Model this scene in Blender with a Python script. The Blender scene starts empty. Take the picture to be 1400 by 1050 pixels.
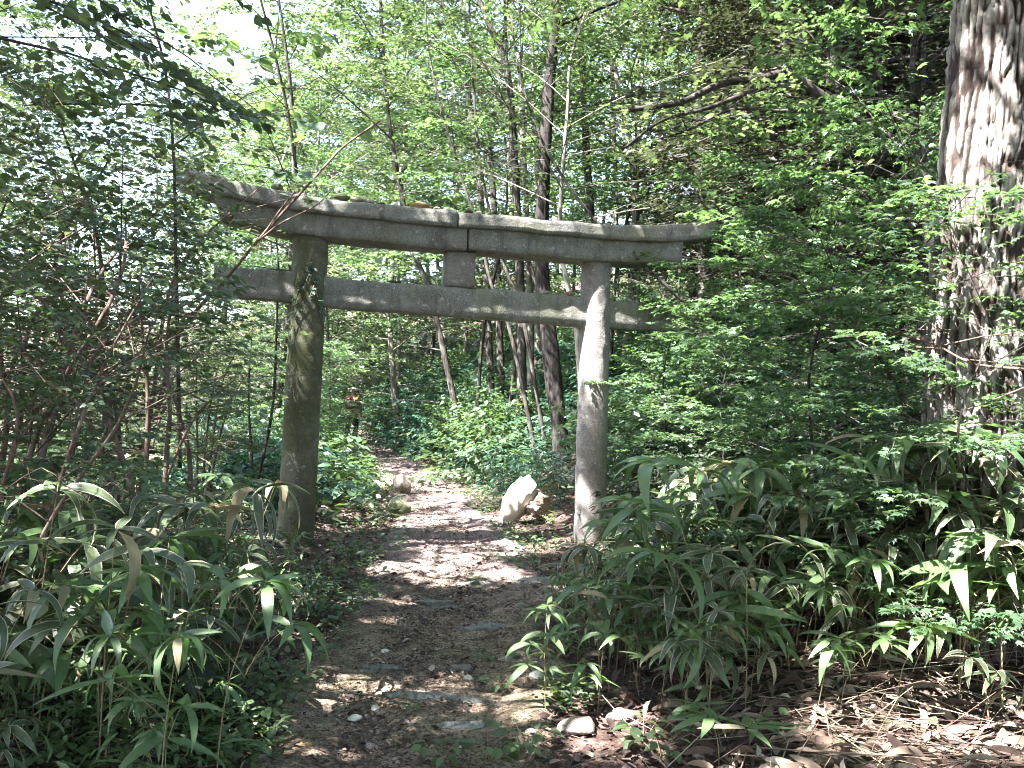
import bpy, math, random
import numpy as np
from mathutils import Matrix, Vector

random.seed(7)
RNG = np.random.default_rng(7)
PI = math.pi
scene = bpy.context.scene
COL = scene.collection

# ------------------------------------------------------------------ camera
F, W, H = 1212.0, 1400.0, 1050.0
EYE = np.array([0.0, 0.0, 1.6])
PITCH, ROLL = math.radians(1.65), math.radians(1.93)
RM = Matrix.Rotation(PI / 2 + PITCH, 4, 'X') @ Matrix.Rotation(ROLL, 4, 'Z')
R3 = np.array(RM.to_3x3())
cam_d = bpy.data.cameras.new('camera')
cam = bpy.data.objects.new('camera', cam_d)
COL.objects.link(cam)
cam.matrix_world = Matrix.Translation(Vector(EYE)) @ RM
cam_d.sensor_width = 36.0
cam_d.lens = 36.0 * F / W
cam_d.clip_end = 600
cam_d.clip_start = 0.05
scene.camera = cam


def ray(px, py):
    return R3 @ np.array([(px - W / 2) / F, (H / 2 - py) / F, -1.0])


def at(px, py, Y):
    """world point seen at a photo pixel, at distance Y"""
    d = ray(px, py)
    return EYE + d * (Y / d[1])


# ------------------------------------------------------------------ noise
def _h(ix, iy, iz, s):
    n = (ix * 374761393 + iy * 668265263 + iz * 2147483647 + s * 974711) & 0xFFFFFFFF
    n = ((n ^ (n >> 13)) * 1274126177) & 0xFFFFFFFF
    n = (n ^ (n >> 16)) & 0xFFFFFFFF
    return n / 4294967295.0


def vnoise(x, y, z=0.0, s=0):
    x, y, z = np.broadcast_arrays(np.asarray(x, float), np.asarray(y, float), np.asarray(z, float))
    ix, iy, iz = [np.floor(a).astype(np.int64) for a in (x, y, z)]
    fx, fy, fz = x - ix, y - iy, z - iz
    fx, fy, fz = [f * f * (3 - 2 * f) for f in (fx, fy, fz)]
    r = 0
    for dx in (0, 1):
        for dy in (0, 1):
            for dz in (0, 1):
                w = (fx if dx else 1 - fx) * (fy if dy else 1 - fy) * (fz if dz else 1 - fz)
                r = r + w * _h(ix + dx, iy + dy, iz + dz, s)
    return r * 2 - 1


def fbm(x, y, z=0.0, s=0, o=4):
    r, a, f = 0, 1.0, 1.0
    for i in range(o):
        r = r + a * vnoise(np.asarray(x) * f, np.asarray(y) * f, np.asarray(z) * f, s + i)
        a *= 0.5
        f *= 2.03
    return r


def norm(v):
    return v / np.maximum(np.linalg.norm(v, axis=-1, keepdims=True), 1e-9)


def sstep(a, b, x):
    t = np.clip((np.asarray(x, float) - a) / (b - a), 0, 1)
    return t * t * (3 - 2 * t)


# ------------------------------------------------------------------ terrain
PY = [-10, 0, 4, 5.6, 8, 10.5, 13.3, 18, 24, 29, 34, 45, 200]
PC = [-.3, -.4, -.50, -.47, -.42, -.62, -1.0, -1.9, -3.5, -5.05, -6.3, -8.5, -40]
PW = [1.15, 1.15, 1.15, 1.45, 1.45, 1.4, 1.35, 1.15, 1.2, 1.25, 1.1, 1.0, 1.0]


def pc(y):
    return np.interp(y, PY, PC)


def pw(y):
    return np.interp(y, PY, PW)


def ground_raw(x, y):
    x, y = np.asarray(x, float), np.asarray(y, float)
    pz = np.interp(y, [-10, 0, 12, 18, 29, 45, 80, 200], [.05, 0, 0, .13, .42, 1.9, 7, 24])
    r = np.maximum(x - (pc(y) + pw(y) / 2 + .25), 0)
    s = np.interp(y, [-5, 3, 6, 9, 14, 20], [.08, .1, .2, .42, .6, .66])
    r = 14 * (1 - np.exp(-r / 14))
    z = pz + s * (np.sqrt(r * r + 1) - 1)
    l = np.maximum((pc(y) - pw(y) / 2 - .2) - x, 0)
    near = 1 - sstep(7, 11, y)
    z = z + .38 * (1 - np.exp(-l / 1.3)) * near
    z = z - 7.0 * (1 - np.exp(-np.maximum(l - 2.2, 0) * .30 / 7.0)) * (1 - near)
    return z


def ground(x, y):
    x, y = np.asarray(x, float), np.asarray(y, float)
    off = sstep(.2, 1.5, np.abs(x - pc(y)) - pw(y) / 2)
    return (ground_raw(x, y) + .10 * off * fbm(x * .7, y * .7, 0, 3, 3)
            + .025 * fbm(x * 2.3, y * 2.3, 0, 9, 3))


def gz(x, y):
    return float(ground(x, y))


# ------------------------------------------------------------------ mesh tools
class MB:
    def __init__(s):
        s.v, s.l, s.t, s.uv, s.n = [], [], [], [], 0

    def add(s, verts, loops, totals, uv=None):
        verts = np.asarray(verts, float).reshape(-1, 3)
        s.v.append(verts)
        s.l.append(np.asarray(loops, np.int64) + s.n)
        s.t.append(np.asarray(totals, np.int64))
        s.uv.append(np.zeros((len(verts), 2)) if uv is None else np.asarray(uv, float))
        s.n += len(verts)

    def faces(s, verts, faces, uv=None):
        s.add(verts, [i for f in faces for i in f], [len(f) for f in faces], uv)

    def mesh(s, name, smooth=False):
        me = bpy.data.meshes.new(name)
        if not s.v:
            return me
        v = np.concatenate(s.v)
        l = np.concatenate(s.l)
        t = np.concatenate(s.t)
        uv = np.concatenate(s.uv)
        me.vertices.add(len(v))
        me.vertices.foreach_set('co', v.ravel())
        me.loops.add(len(l))
        me.loops.foreach_set('vertex_index', l.astype(np.int32))
        me.polygons.add(len(t))
        st = np.concatenate([[0], np.cumsum(t)[:-1]])
        me.polygons.foreach_set('loop_start', st.astype(np.int32))
        if smooth:
            me.polygons.foreach_set('use_smooth', np.ones(len(t), bool))
        ul = me.uv_layers.new(name='UVMap')
        ul.data.foreach_set('uv', uv[l].ravel())
        me.update(calc_edges=True)
        return me


def obj(name, mb, mat, parent=None, smooth=False, loc=None, rot=None):
    me = mb if isinstance(mb, bpy.types.Mesh) else mb.mesh(name, smooth)
    o = bpy.data.objects.new(name, me)
    if mat is not None and not me.materials:
        me.materials.append(mat)
    if parent is not None:
        o.parent = parent
    if loc is not None:
        o.location = loc
    if rot is not None:
        o.rotation_euler = rot
    COL.objects.link(o)
    return o


def tag(o, label=None, cat=None, group=None, kind=None):
    if label:
        o['label'] = label
    if cat:
        o['category'] = cat
    if group:
        o['group'] = group
    if kind:
        o['kind'] = kind
    return o


def thing(name, label, cat, loc=(0, 0, 0), rz=0.0, group=None):
    o = bpy.data.objects.new(name, None)
    o.empty_display_size = .1
    COL.objects.link(o)
    o.location = loc
    o.rotation_euler = (0, 0, rz)
    return tag(o, label, cat, group)


KIDS = {}


def copy_tree(root):
    c = root.copy()
    COL.objects.link(c)
    for ch in root.children:
        d = ch.copy()
        COL.objects.link(d)
        d.parent = c
    return c


def scatter(mb, tmpl, pos, d, up, size):
    """one leaf template on many stems"""
    tv, tl, tt, tu = tmpl
    d = norm(d)
    x = norm(np.cross(d, up))
    z = np.cross(x, d)
    n, k = len(pos), len(tv)
    if n == 0:
        return
    size = np.broadcast_to(np.asarray(size, float), (n,))
    vv = (pos[:, None, :] + size[:, None, None] * (tv[None, :, 0:1] * x[:, None, :] + tv[None, :, 1:2] * d[:, None, :]
                                                  + tv[None, :, 2:3] * z[:, None, :]))
    loops = (tl[None, :] + (np.arange(n) * k)[:, None]).ravel()
    mb.add(vv.reshape(-1, 3), loops, np.tile(tt, n), np.tile(tu, (n, 1)))


def mk(verts, faces, uv=None):
    v = np.array(verts, float)
    return (v, np.array([i for f in faces for i in f]), np.array([len(f) for f in faces]),
            np.array(uv, float) if uv is not None else np.stack([v[:, 0] * 2, v[:, 1]], 1))


def prisms(mb, A, B, ra, rb, n=4):
    A, B = np.asarray(A, float), np.asarray(B, float)
    m = len(A)
    if m == 0:
        return
    d = norm(B - A)
    ref = np.where(np.abs(d[:, 2:3]) > .9, np.array([[1., 0, 0]]), np.array([[0, 0, 1.]]))
    x = norm(np.cross(d, ref))
    y = np.cross(d, x)
    a = np.arange(n) * 2 * PI / n
    ring = np.cos(a)[None, :, None] * x[:, None, :] + np.sin(a)[None, :, None] * y[:, None, :]
    ra = np.broadcast_to(np.asarray(ra, float), (m,))[:, None, None]
    rb = np.broadcast_to(np.asarray(rb, float), (m,))[:, None, None]
    v = np.concatenate([A[:, None, :] + ring * ra, B[:, None, :] + ring * rb], 1)
    i = np.arange(n)
    j = (i + 1) % n
    q = np.stack([i, j, j + n, i + n], 1).ravel()
    loops = (q[None, :] + (np.arange(m) * 2 * n)[:, None]).ravel()
    u = np.stack([np.concatenate([i / n, i / n]), np.concatenate([np.zeros(n), np.ones(n)])], 1)
    mb.add(v.reshape(-1, 3), loops, np.full(m * n, 4), np.tile(u, (m, 1)))


def resample(P, R, n):
    P, R = np.asarray(P, float), np.asarray(R, float)
    if len(P) == 2:
        t = np.linspace(0, 1, n)[:, None]
        return P[0] * (1 - t) + P[1] * t, R[0] * (1 - t[:, 0]) + R[1] * t[:, 0]
    seg = np.concatenate([[0], np.cumsum(np.linalg.norm(np.diff(P, axis=0), axis=1))])
    tt = np.linspace(0, seg[-1], n)
    k = np.clip(np.searchsorted(seg, tt, 'right') - 1, 0, len(P) - 2)
    u = ((tt - seg[k]) / np.maximum(seg[k + 1] - seg[k], 1e-9))[:, None]
    pad = np.vstack([2 * P[0] - P[1], P, 2 * P[-1] - P[-2]])
    p0, p1, p2, p3 = pad[k], pad[k + 1], pad[k + 2], pad[k + 3]
    Q = .5 * (2 * p1 + (p2 - p0) * u + (2 * p0 - 5 * p1 + 4 * p2 - p3) * u ** 2 + (3 * p1 - p0 - 3 * p2 + p3) * u ** 3)
    return Q, np.interp(tt, seg, R)


def tube(mb, P, R, sides=10, n=16, rough=.0, freq=3.0, seed=0, cap=True, flare=0.0):
    P, R = resample(P, R, n)
    T = norm(np.gradient(P, axis=0))
    ref = np.array([1., 0, 0]) if abs(T[0, 2]) > .7 else np.array([0, 0, 1.])
    X = norm(np.cross(T, ref))
    Y = np.cross(T, X)
    a = np.arange(sides) * 2 * PI / sides
    rr = np.repeat(R[:, None], sides, 1)
    if rough:
        cx, cy = np.cos(a)[None, :] * freq, np.sin(a)[None, :] * freq
        zz = np.linspace(0, 1, n)[:, None] * n * .35
        rr = rr * (1 + rough * fbm(cx + 0 * zz, cy + 0 * zz, zz + 0 * cx, seed, 3))
    if flare:
        tt = np.linspace(0, 1, n)[:, None]
        rr = rr * (1 + flare * np.exp(-tt * n * .5) * (1 + .5 * np.sin(a * 4 + seed)[None, :]))
    V = P[:, None, :] + rr[:, :, None] * (np.cos(a)[None, :, None] * X[:, None, :] + np.sin(a)[None, :, None] * Y[:, None, :])
    i, j = np.meshgrid(np.arange(n - 1), np.arange(sides), indexing='ij')
    jj = (j + 1) % sides
    q = np.stack([i * sides + j, i * sides + jj, (i + 1) * sides + jj, (i + 1) * sides + j], -1).reshape(-1, 4)
    uv = np.stack(np.meshgrid(np.arange(sides) / sides, np.linspace(0, 1, n)), -1).reshape(-1, 2)
    loops, tot = q.ravel(), np.full(len(q), 4)
    if cap:
        loops = np.concatenate([loops, np.arange(sides)[::-1], (n - 1) * sides + np.arange(sides)])
        tot = np.concatenate([tot, [sides, sides]])
    mb.add(V.reshape(-1, 3), loops, tot, uv)
    return P, R


# ------------------------------------------------------------------ materials
def nt(name):
    m = bpy.data.materials.new(name)
    m.use_nodes = True
    t = m.node_tree
    t.nodes.clear()
    out = t.nodes.new('ShaderNodeOutputMaterial')
    return m, t, out


def ramp(t, fac, stops, interp='LINEAR'):
    r = t.nodes.new('ShaderNodeValToRGB')
    r.color_ramp.interpolation = interp
    els = r.color_ramp.elements
    while len(els) > 1:
        els.remove(els[-1])
    els[0].position = stops[0][0]
    els[0].color = (*stops[0][1], 1)
    for p, c in stops[1:]:
        e = els.new(p)
        e.color = (*c, 1)
    t.links.new(fac, r.inputs[0])
    return r.outputs[0]


def noise(t, scale, detail=4, rough=.6, stretch=None, coord='Object', dist=0.0):
    c = t.nodes.new('ShaderNodeTexCoord')
    n = t.nodes.new('ShaderNodeTexNoise')
    n.inputs['Scale'].default_value = scale
    n.inputs['Detail'].default_value = detail
    n.inputs['Roughness'].default_value = rough
    n.inputs['Distortion'].default_value = dist
    src = c.outputs[coord]
    if stretch:
        mp = t.nodes.new('ShaderNodeMapping')
        mp.inputs['Scale'].default_value = stretch
        t.links.new(src, mp.inputs[0])
        src = mp.outputs[0]
    t.links.new(src, n.inputs['Vector'])
    return n.outputs['Fac']


def mixc(t, fac, a, b, mode='MIX'):
    m = t.nodes.new('ShaderNodeMix')
    m.data_type = 'RGBA'
    m.blend_type = mode
    for s, v in ((m.inputs[0], fac), (m.inputs[6], a), (m.inputs[7], b)):
        if hasattr(v, 'node'):
            t.links.new(v, s)
        elif isinstance(v, (int, float)):
            s.default_value = v
        else:
            s.default_value = (*v, 1)
    return m.outputs[2]


def math_(t, op, a, b=None, c=None):
    m = t.nodes.new('ShaderNodeMath')
    m.operation = op
    for s, v in zip(m.inputs, (a, b, c)):
        if v is None:
            continue
        if hasattr(v, 'node'):
            t.links.new(v, s)
        else:
            s.default_value = v
    return m.outputs[0]


def bump(t, h, strength=.5, dist=.02):
    b = t.nodes.new('ShaderNodeBump')
    b.inputs['Strength'].default_value = strength
    b.inputs['Distance'].default_value = dist
    t.links.new(h, b.inputs['Height'])
    return b.outputs[0]


def pbsdf(t, col, rough=.8, spec=.3, nrm=None):
    p = t.nodes.new('ShaderNodeBsdfPrincipled')
    if hasattr(col, 'node'):
        t.links.new(col, p.inputs['Base Color'])
    else:
        p.inputs['Base Color'].default_value = (*col, 1)
    if hasattr(rough, 'node'):
        t.links.new(rough, p.inputs['Roughness'])
    else:
        p.inputs['Roughness'].default_value = rough
    p.inputs['Specular IOR Level'].default_value = spec
    if nrm is not None:
        t.links.new(nrm, p.inputs['Normal'])
    return p.outputs[0]


def leaf_mat(name, stops, trans, tmix=.4, rough=.42, spec=.45, edge=None):
    """leaf: per-leaf colour, some light comes through"""
    m, t, out = nt(name)
    g = t.nodes.new('ShaderNodeNewGeometry')
    oi = t.nodes.new('ShaderNodeObjectInfo')
    f = math_(t, 'ADD', math_(t, 'MULTIPLY', g.outputs['Random Per Island'], .75), math_(t, 'MULTIPLY', oi.outputs['Random'], .25))
    col = ramp(t, f, [(p_, tuple(.82 * x + .18 * (.3 * c_[0] + .6 * c_[1] + .1 * c_[2]) for x in c_)) for p_, c_ in stops])
    tc = ramp(t, f, [(p, tuple(trans[i] * (.6 + .8 * p) for i in range(3))) for p, c in stops])
    if edge is not None:
        uv = t.nodes.new('ShaderNodeTexCoord')
        sp = t.nodes.new('ShaderNodeSeparateXYZ')
        t.links.new(uv.outputs['UV'], sp.inputs[0])
        u = math_(t, 'ABSOLUTE', sp.outputs[0])
        nz = noise(t, 9, 3, .6)
        e = math_(t, 'ADD', u, math_(t, 'MULTIPLY', nz, .5))
        thr, wid, ec, rnd = edge
        e = math_(t, 'SUBTRACT', e, math_(t, 'MULTIPLY_ADD', g.outputs['Random Per Island'], rnd, thr))
        e = math_(t, 'MULTIPLY', e, 1 / wid)
        cl = t.nodes.new('ShaderNodeClamp')
        t.links.new(e, cl.inputs[0])
        col = mixc(t, cl.outputs[0], col, ec)
        tc = mixc(t, cl.outputs[0], tc, tuple(c * .6 for c in ec))
        sn = noise(t, 38, 3, .6)
        sp2 = ramp(t, math_(t, 'ADD', sn, math_(t, 'MULTIPLY', g.outputs['Random Per Island'], .07)), [(.66, (0, 0, 0)), (.73, (.7, .7, .7))])
        col = mixc(t, sp2, col, (.22, .15, .075))
        col = mixc(t, math_(t, 'MULTIPLY', noise(t, 7, 3), .55), col, (.10, .14, .05))
        # pale midrib and fine parallel veins
        mr = math_(t, 'LESS_THAN', u, .07)
        col = mixc(t, math_(t, 'MULTIPLY', mr, .45), col, (.16, .22, .06))
        wv = math_(t, 'SINE', math_(t, 'MULTIPLY', sp.outputs[0], 60))
        nrm = bump(t, wv, .25, .002)
    else:
        nrm = None
    p = pbsdf(t, col, rough, spec, nrm)
    tr = t.nodes.new('ShaderNodeBsdfTranslucent')
    t.links.new(tc, tr.inputs[0])
    mx = t.nodes.new('ShaderNodeMixShader')
    mx.inputs[0].default_value = tmix
    t.links.new(p, mx.inputs[1])
    t.links.new(tr.outputs[0], mx.inputs[2])
    t.links.new(mx.outputs[0], out.inputs[0])
    return m


def bark_mat(name, dark, mid, pale, lichen=.0, sc=(9, 9, 1.6), bmp=.6):
    m, t, out = nt(name)
    n1 = noise(t, 3.0, 6, .65, sc)
    n2 = noise(t, 2.2, 4, .6, None)
    col = ramp(t, n1, [(.32, dark), (.5, mid), (.68, pale)])
    if lichen:
        k = ramp(t, n2, [(.5, (0, 0, 0)), (.64, (1, 1, 1))])
        col = mixc(t, math_(t, 'MULTIPLY', k, lichen), col, (.42, .43, .38))
    p = pbsdf(t, col, .9, .2, bump(t, n1, bmp, .02))
    t.links.new(p, out.inputs[0])
    return m


def stone_mat(name, base, dark, moss=0.0, mosscol=(.09, .11, .035), pale=(.5, .48, .45), streak=.5):
    m, t, out = nt(name)
    n1 = noise(t, 5, 6, .7)
    n2 = noise(t, 95, 2, .7)
    n3 = noise(t, 2.2, 5, .65, (3, 3, .6))
    n4 = noise(t, 14, 5, .75)
    col = ramp(t, n1, [(.3, dark), (.62, base)])
    col = mixc(t, ramp(t, n2, [(.42, (0, 0, 0)), (.62, (.55, .55, .55))]), col, tuple(c * 1.5 for c in base))
    col = mixc(t, ramp(t, n2, [(.3, (.6, .6, .6)), (.42, (0, 0, 0))]), col, tuple(c * .4 for c in dark))
    col = mixc(t, math_(t, 'MULTIPLY', ramp(t, n3, [(.5, (0, 0, 0)), (.66, (1, 1, 1))]), streak), col, tuple(c * .45 for c in dark))
    col = mixc(t, ramp(t, n4, [(.58, (0, 0, 0)), (.68, (.75, .75, .75))]), col, pale)
    if moss:
        k = ramp(t, noise(t, 1.7, 6, .7), [(.62 - .4 * moss, (0, 0, 0)), (.85 - .4 * moss, (1, 1, 1))])
        col = mixc(t, math_(t, 'MULTIPLY', k, min(.95, moss + .15)), col, mosscol)
    h = math_(t, 'ADD', n4, math_(t, 'MULTIPLY', n2, .5))
    p = pbsdf(t, col, .92, .2, bump(t, h, .7, .02))
    t.links.new(p, out.inputs[0])
    return m


def plain(name, col, rough=.8, var=.25, scale=12):
    m, t, out = nt(name)
    n = noise(t, scale, 4)
    c = ramp(t, n, [(.3, tuple(x * (1 - var) for x in col)), (.7, tuple(x * (1 + var) for x in col))])
    t.links.new(pbsdf(t, c, rough, .3, bump(t, n, .3, .01)), out.inputs[0])
    return m


def island_mat(name, stops, rough=.85, tmix=0.0, spec=.25):
    m, t, out = nt(name)
    g = t.nodes.new('ShaderNodeNewGeometry')
    c = ramp(t, g.outputs['Random Per Island'], stops)
    c = mixc(t, math_(t, 'MULTIPLY', noise(t, 60, 3), .5), c, (.05, .035, .03))
    t.links.new(pbsdf(t, c, rough, spec), out.inputs[0])
    return m


M = {}
M['leaf_green'] = leaf_mat('leaf_green', [(0, (.022, .052, .024)), (.5, (.040, .085, .038)), (1, (.07, .12, .052))], (.13, .22, .055), .30)
M['leaf_far'] = leaf_mat('leaf_far', [(0, (.018, .038, .016)), (.5, (.030, .058, .022)), (1, (.058, .092, .030))], (.085, .14, .034), .22)
M['leaf_olive'] = leaf_mat('leaf_olive', [(0, (.028, .044, .022)), (.5, (.046, .072, .034)), (1, (.08, .11, .048))], (.16, .23, .075), .36)
M['leaf_maple'] = leaf_mat('leaf_maple', [(0, (.030, .072, .034)), (.5, (.048, .105, .048)), (1, (.085, .15, .065))], (.15, .27, .07), .32, .42, .5)
M['leaf_teal'] = leaf_mat('leaf_teal', [(0, (.018, .054, .038)), (.5, (.032, .085, .058)), (1, (.055, .125, .078))], (.08, .21, .11), .30, .38)
M['leaf_dark'] = leaf_mat('leaf_dark', [(0, (.022, .034, .022)), (.5, (.036, .050, .030)), (1, (.06, .076, .04))], (.06, .09, .04), .18)  # deep shade of the right bank put into a darker leaf colour
M['leaf_cedar'] = leaf_mat('leaf_cedar', [(0, (.028, .020, .020)), (.45, (.036, .030, .026)), (1, (.055, .068, .032))], (.08, .10, .04), .18, .6, .2)
M['sasa'] = leaf_mat('sasa', [(0, (.045, .098, .040)), (.5, (.072, .145, .056)), (1, (.11, .20, .075))], (.18, .32, .08), .28, .33, .55,
                     (1.22, .12, (.34, .32, .18), .35))
M['sasa_edged'] = leaf_mat('sasa_edged', [(0, (.034, .048, .040)), (.5, (.052, .074, .050)), (1, (.07, .105, .058))], (.10, .17, .07), .22, .36, .55,
                           (1.0, .08, (.56, .47, .37), .14))
M['sasa_dry'] = leaf_mat('sasa_dry', [(0, (.15, .10, .06)), (.5, (.26, .19, .11)), (1, (.40, .32, .2))], (.2, .15, .08), .2, .7, .2,
                         (1.05, .2, (.5, .42, .3), .2))
M['round_leaf'] = leaf_mat('round_leaf', [(0, (.04, .075, .03)), (.5, (.07, .12, .045)), (1, (.11, .18, .06))], (.22, .34, .07), .3, .5, .35)
M['broad_leaf'] = leaf_mat('broad_leaf', [(0, (.035, .050, .030)), (.5, (.05, .07, .038)), (1, (.07, .09, .045))], (.12, .17, .05), .22, .5, .35)
M['bark_dark'] = bark_mat('bark_dark', (.014, .011, .010), (.038, .030, .027), (.10, .085, .075), .14)
M['bark_black'] = bark_mat('bark_black', (.008, .006, .006), (.020, .016, .015), (.055, .046, .042), .06)
M['bark_grey'] = bark_mat('bark_grey', (.06, .05, .045), (.14, .12, .10), (.26, .23, .20), .4)
M['bark_brown'] = bark_mat('bark_brown', (.05, .03, .024), (.12, .075, .06), (.22, .15, .12), .2)
M['stem'] = bark_mat('stem', (.05, .03, .026), (.11, .07, .056), (.19, .135, .11), .12, (9, 9, 2), .3)
M['culm'] = plain('culm', (.20, .16, .09), .6)
M['stone'] = stone_mat('stone', (.205, .20, .186), (.09, .086, .078), .38, (.12, .125, .055))
M['stone_mossy'] = stone_mat('stone_mossy', (.17, .16, .13), (.08, .075, .062), .72, (.060, .068, .028))
M['stone_post'] = stone_mat('stone_post', (.21, .19, .18), (.12, .105, .10), .18, (.12, .12, .07), streak=.25)
M['rubble'] = stone_mat('rubble', (.30, .25, .21), (.16, .12, .10), .2)
M['rubble_brown'] = stone_mat('rubble_brown', (.34, .22, .13), (.2, .12, .07), .1)
M['step_stone'] = stone_mat('step_stone', (.20, .20, .19), (.10, .10, .095), .35, (.10, .10, .05), pale=(.36, .35, .33))
M['pale_rock'] = plain('pale_rock', (.60, .55, .47), .9, .22, 7)
M['moss_rock'] = stone_mat('moss_rock', (.25, .25, .2), (.14, .13, .1), .6, (.12, .14, .04))
M['litter'] = island_mat('litter', [(0, (.030, .018, .019)), (.35, (.07, .042, .042)), (.6, (.13, .082, .07)), (.86, (.24, .17, .13)), (1, (.45, .38, .32))])
M['straw'] = island_mat('straw', [(0, (.07, .042, .036)), (.4, (.17, .115, .085)), (.75, (.32, .24, .17)), (1, (.50, .43, .33))])
M['pebble'] = island_mat('pebble', [(0, (.09, .062, .048)), (.5, (.20, .145, .10)), (.85, (.32, .25, .18)), (1, (.52, .48, .43))])
M['twig'] = island_mat('twig', [(0, (.06, .04, .035)), (.6, (.16, .11, .09)), (1, (.32, .27, .22))])


def ground_material():
    m, t, out = nt('forest_floor')
    n1, n2, n3 = noise(t, .9, 6, .65), noise(t, 22, 5, .7), noise(t, 120, 2, .6)
    col = ramp(t, n2, [(.3, (.035, .022, .02)), (.5, (.085, .055, .046)), (.7, (.16, .115, .09))])
    col = mixc(t, ramp(t, n1, [(.5, (0, 0, 0)), (.68, (.7, .7, .7))]), col, (.05, .06, .025))
    h = math_(t, 'ADD', n2, math_(t, 'MULTIPLY', n3, .3))
    t.links.new(pbsdf(t, col, .95, .15, bump(t, h, .9, .03)), out.inputs[0])
    return m


def path_material():
    m, t, out = nt('gravel_soil')
    n0, n1, n2, n3 = noise(t, .7, 4, .6), noise(t, 6, 6, .7), noise(t, 55, 4, .75), noise(t, 210, 2, .6)
    col = ramp(t, n1, [(.33, (.14, .10, .078)), (.5, (.30, .225, .16)), (.66, (.46, .37, .265))])
    c = t.nodes.new('ShaderNodeTexCoord')
    sp = t.nodes.new('ShaderNodeSeparateXYZ')
    t.links.new(c.outputs['Object'], sp.inputs[0])
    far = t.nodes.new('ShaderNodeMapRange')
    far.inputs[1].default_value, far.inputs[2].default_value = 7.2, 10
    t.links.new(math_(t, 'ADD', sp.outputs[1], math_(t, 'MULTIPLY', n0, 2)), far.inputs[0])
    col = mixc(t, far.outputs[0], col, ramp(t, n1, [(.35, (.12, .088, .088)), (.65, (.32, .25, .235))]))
    col = mixc(t, ramp(t, n2, [(.42, (.9, .9, .9)), (.5, (0, 0, 0))]), col, (.045, .03, .027))
    col = mixc(t, ramp(t, n2, [(.57, (0, 0, 0)), (.66, (.85, .85, .85))]), col, (.46, .39, .30))
    col = mixc(t, ramp(t, noise(t, 1.6, 6, .7), [(.56, (0, 0, 0)), (.7, (.6, .6, .6))]), col, (.075, .085, .03))
    h = math_(t, 'ADD', n2, math_(t, 'MULTIPLY', n3, .4))
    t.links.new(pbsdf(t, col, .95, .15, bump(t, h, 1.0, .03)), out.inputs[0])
    return m


# ------------------------------------------------------------------ leaf shapes
LEAF_FAR = mk([(0, 0, 0), (.27, .42, .06), (0, 1, -.06), (-.27, .42, .06)], [(0, 1, 2), (0, 2, 3)])
LEAF = mk([(0, 0, 0), (.2, .18, .05), (.29, .45, .07), (.17, .75, .0), (0, 1, -.10), (-.17, .75, .0), (-.29, .45, .07), (-.2, .18, .05), (0, .45, 0)],
          [(0, 1, 8), (1, 2, 8), (2, 3, 8), (3, 4, 8), (4, 5, 8), (5, 6, 8), (6, 7, 8), (7, 0, 8)])


def palmate(lobes=5, depth=.5, spread=150):
    pts = [(0, 0, 0)]
    ang = [math.radians(90 - spread / 2 + spread * i / (lobes - 1)) for i in range(lobes)]
    c = np.array([0, .32, .02])
    for i, a in enumerate(ang):
        L = .68 - .34 * abs(i - (lobes - 1) / 2) / ((lobes - 1) / 2) * .7
        if i > 0:
            am = (a + ang[i - 1]) / 2
            r = .68 * (1 - depth) * .8
            pts.append((c[0] + math.cos(am) * r, c[1] + math.sin(am) * r, .05))
        w = math.radians(spread / lobes * .30)
        pts.append((c[0] + math.cos(a - w) * L * .62, c[1] + math.sin(a - w) * L * .62, .05))
        pts.append((c[0] + math.cos(a) * L, c[1] + math.sin(a) * L, -.07))
        pts.append((c[0] + math.cos(a + w) * L * .62, c[1] + math.sin(a + w) * L * .62, .05))
    n = len(pts)
    pts.append(tuple(c))
    return mk(pts, [(n, i, (i + 1) % n) for i in range(n)])


MAPLE = palmate(5, .35, 200)
MAPLE_LO = mk([(0, 0, 0), (.42, .30, -.03), (.2, .5, .04), (.30, .82, -.03), (0, 1, -.06), (-.30, .82, -.03), (-.2, .5, .04), (-.42, .30, -.03), (0, .4, .02)],
              [(8, 0, 1), (8, 1, 2), (8, 2, 3), (8, 3, 4), (8, 4, 5), (8, 5, 6), (8, 6, 7), (8, 7, 0)])


def blade(curl, width=.17, n=8, fold=.25, twist=0.0):
    v, f, uv = [], [], []
    s = np.linspace(0, 1, n)
    prof = (s + .02) ** .6 * (1 - s) ** 1.05
    prof = prof / prof.max() * width / 2
    ang = -curl * s * 1.5
    dy = np.cos(ang) / (n - 1)
    dz = np.sin(ang) / (n - 1)
    y = np.concatenate([[0], np.cumsum(dy)[:-1]])
    z = np.concatenate([[0], np.cumsum(dz)[:-1]])
    for i in range(n):
        w = max(prof[i], .004)
        tw = twist * s[i]
        for u in (-1, 0, 1):
            v.append((u * w * math.cos(tw), y[i], z[i] + abs(u) * w * fold + u * w * math.sin(tw)))
            uv.append((u, s[i]))
    for i in range(n - 1):
        a = i * 3
        f += [(a, a + 1, a + 4, a + 3), (a + 1, a + 2, a + 5, a + 4)]
    return mk(v, f, uv)


BLADES = [blade(.2, .20), blade(.55, .21, twist=.25), blade(.9, .19, twist=-.3), blade(1.3, .18, twist=.35)]
BLADES_LO = [blade(.4, .17, 4), blade(.9, .16, 4)]


def disc_leaf(n=10, cup=.08, notch=.12):
    v = [(0, 0, 0)]
    for i in range(n):
        a = -PI / 2 + (i + .5) * 2 * PI / n
        v.append((.5 * math.cos(a) * (1 + .06 * math.sin(3 * a)), .5 + .5 * math.sin(a) * 1.02, cup * (1 + math.cos(2 * a)) - .05))
    v.append((0, .5, 0))
    m = len(v) - 1
    return mk(v, [(m, 1 + i, 1 + (i + 1) % n) for i in range(n)] + [])


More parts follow.
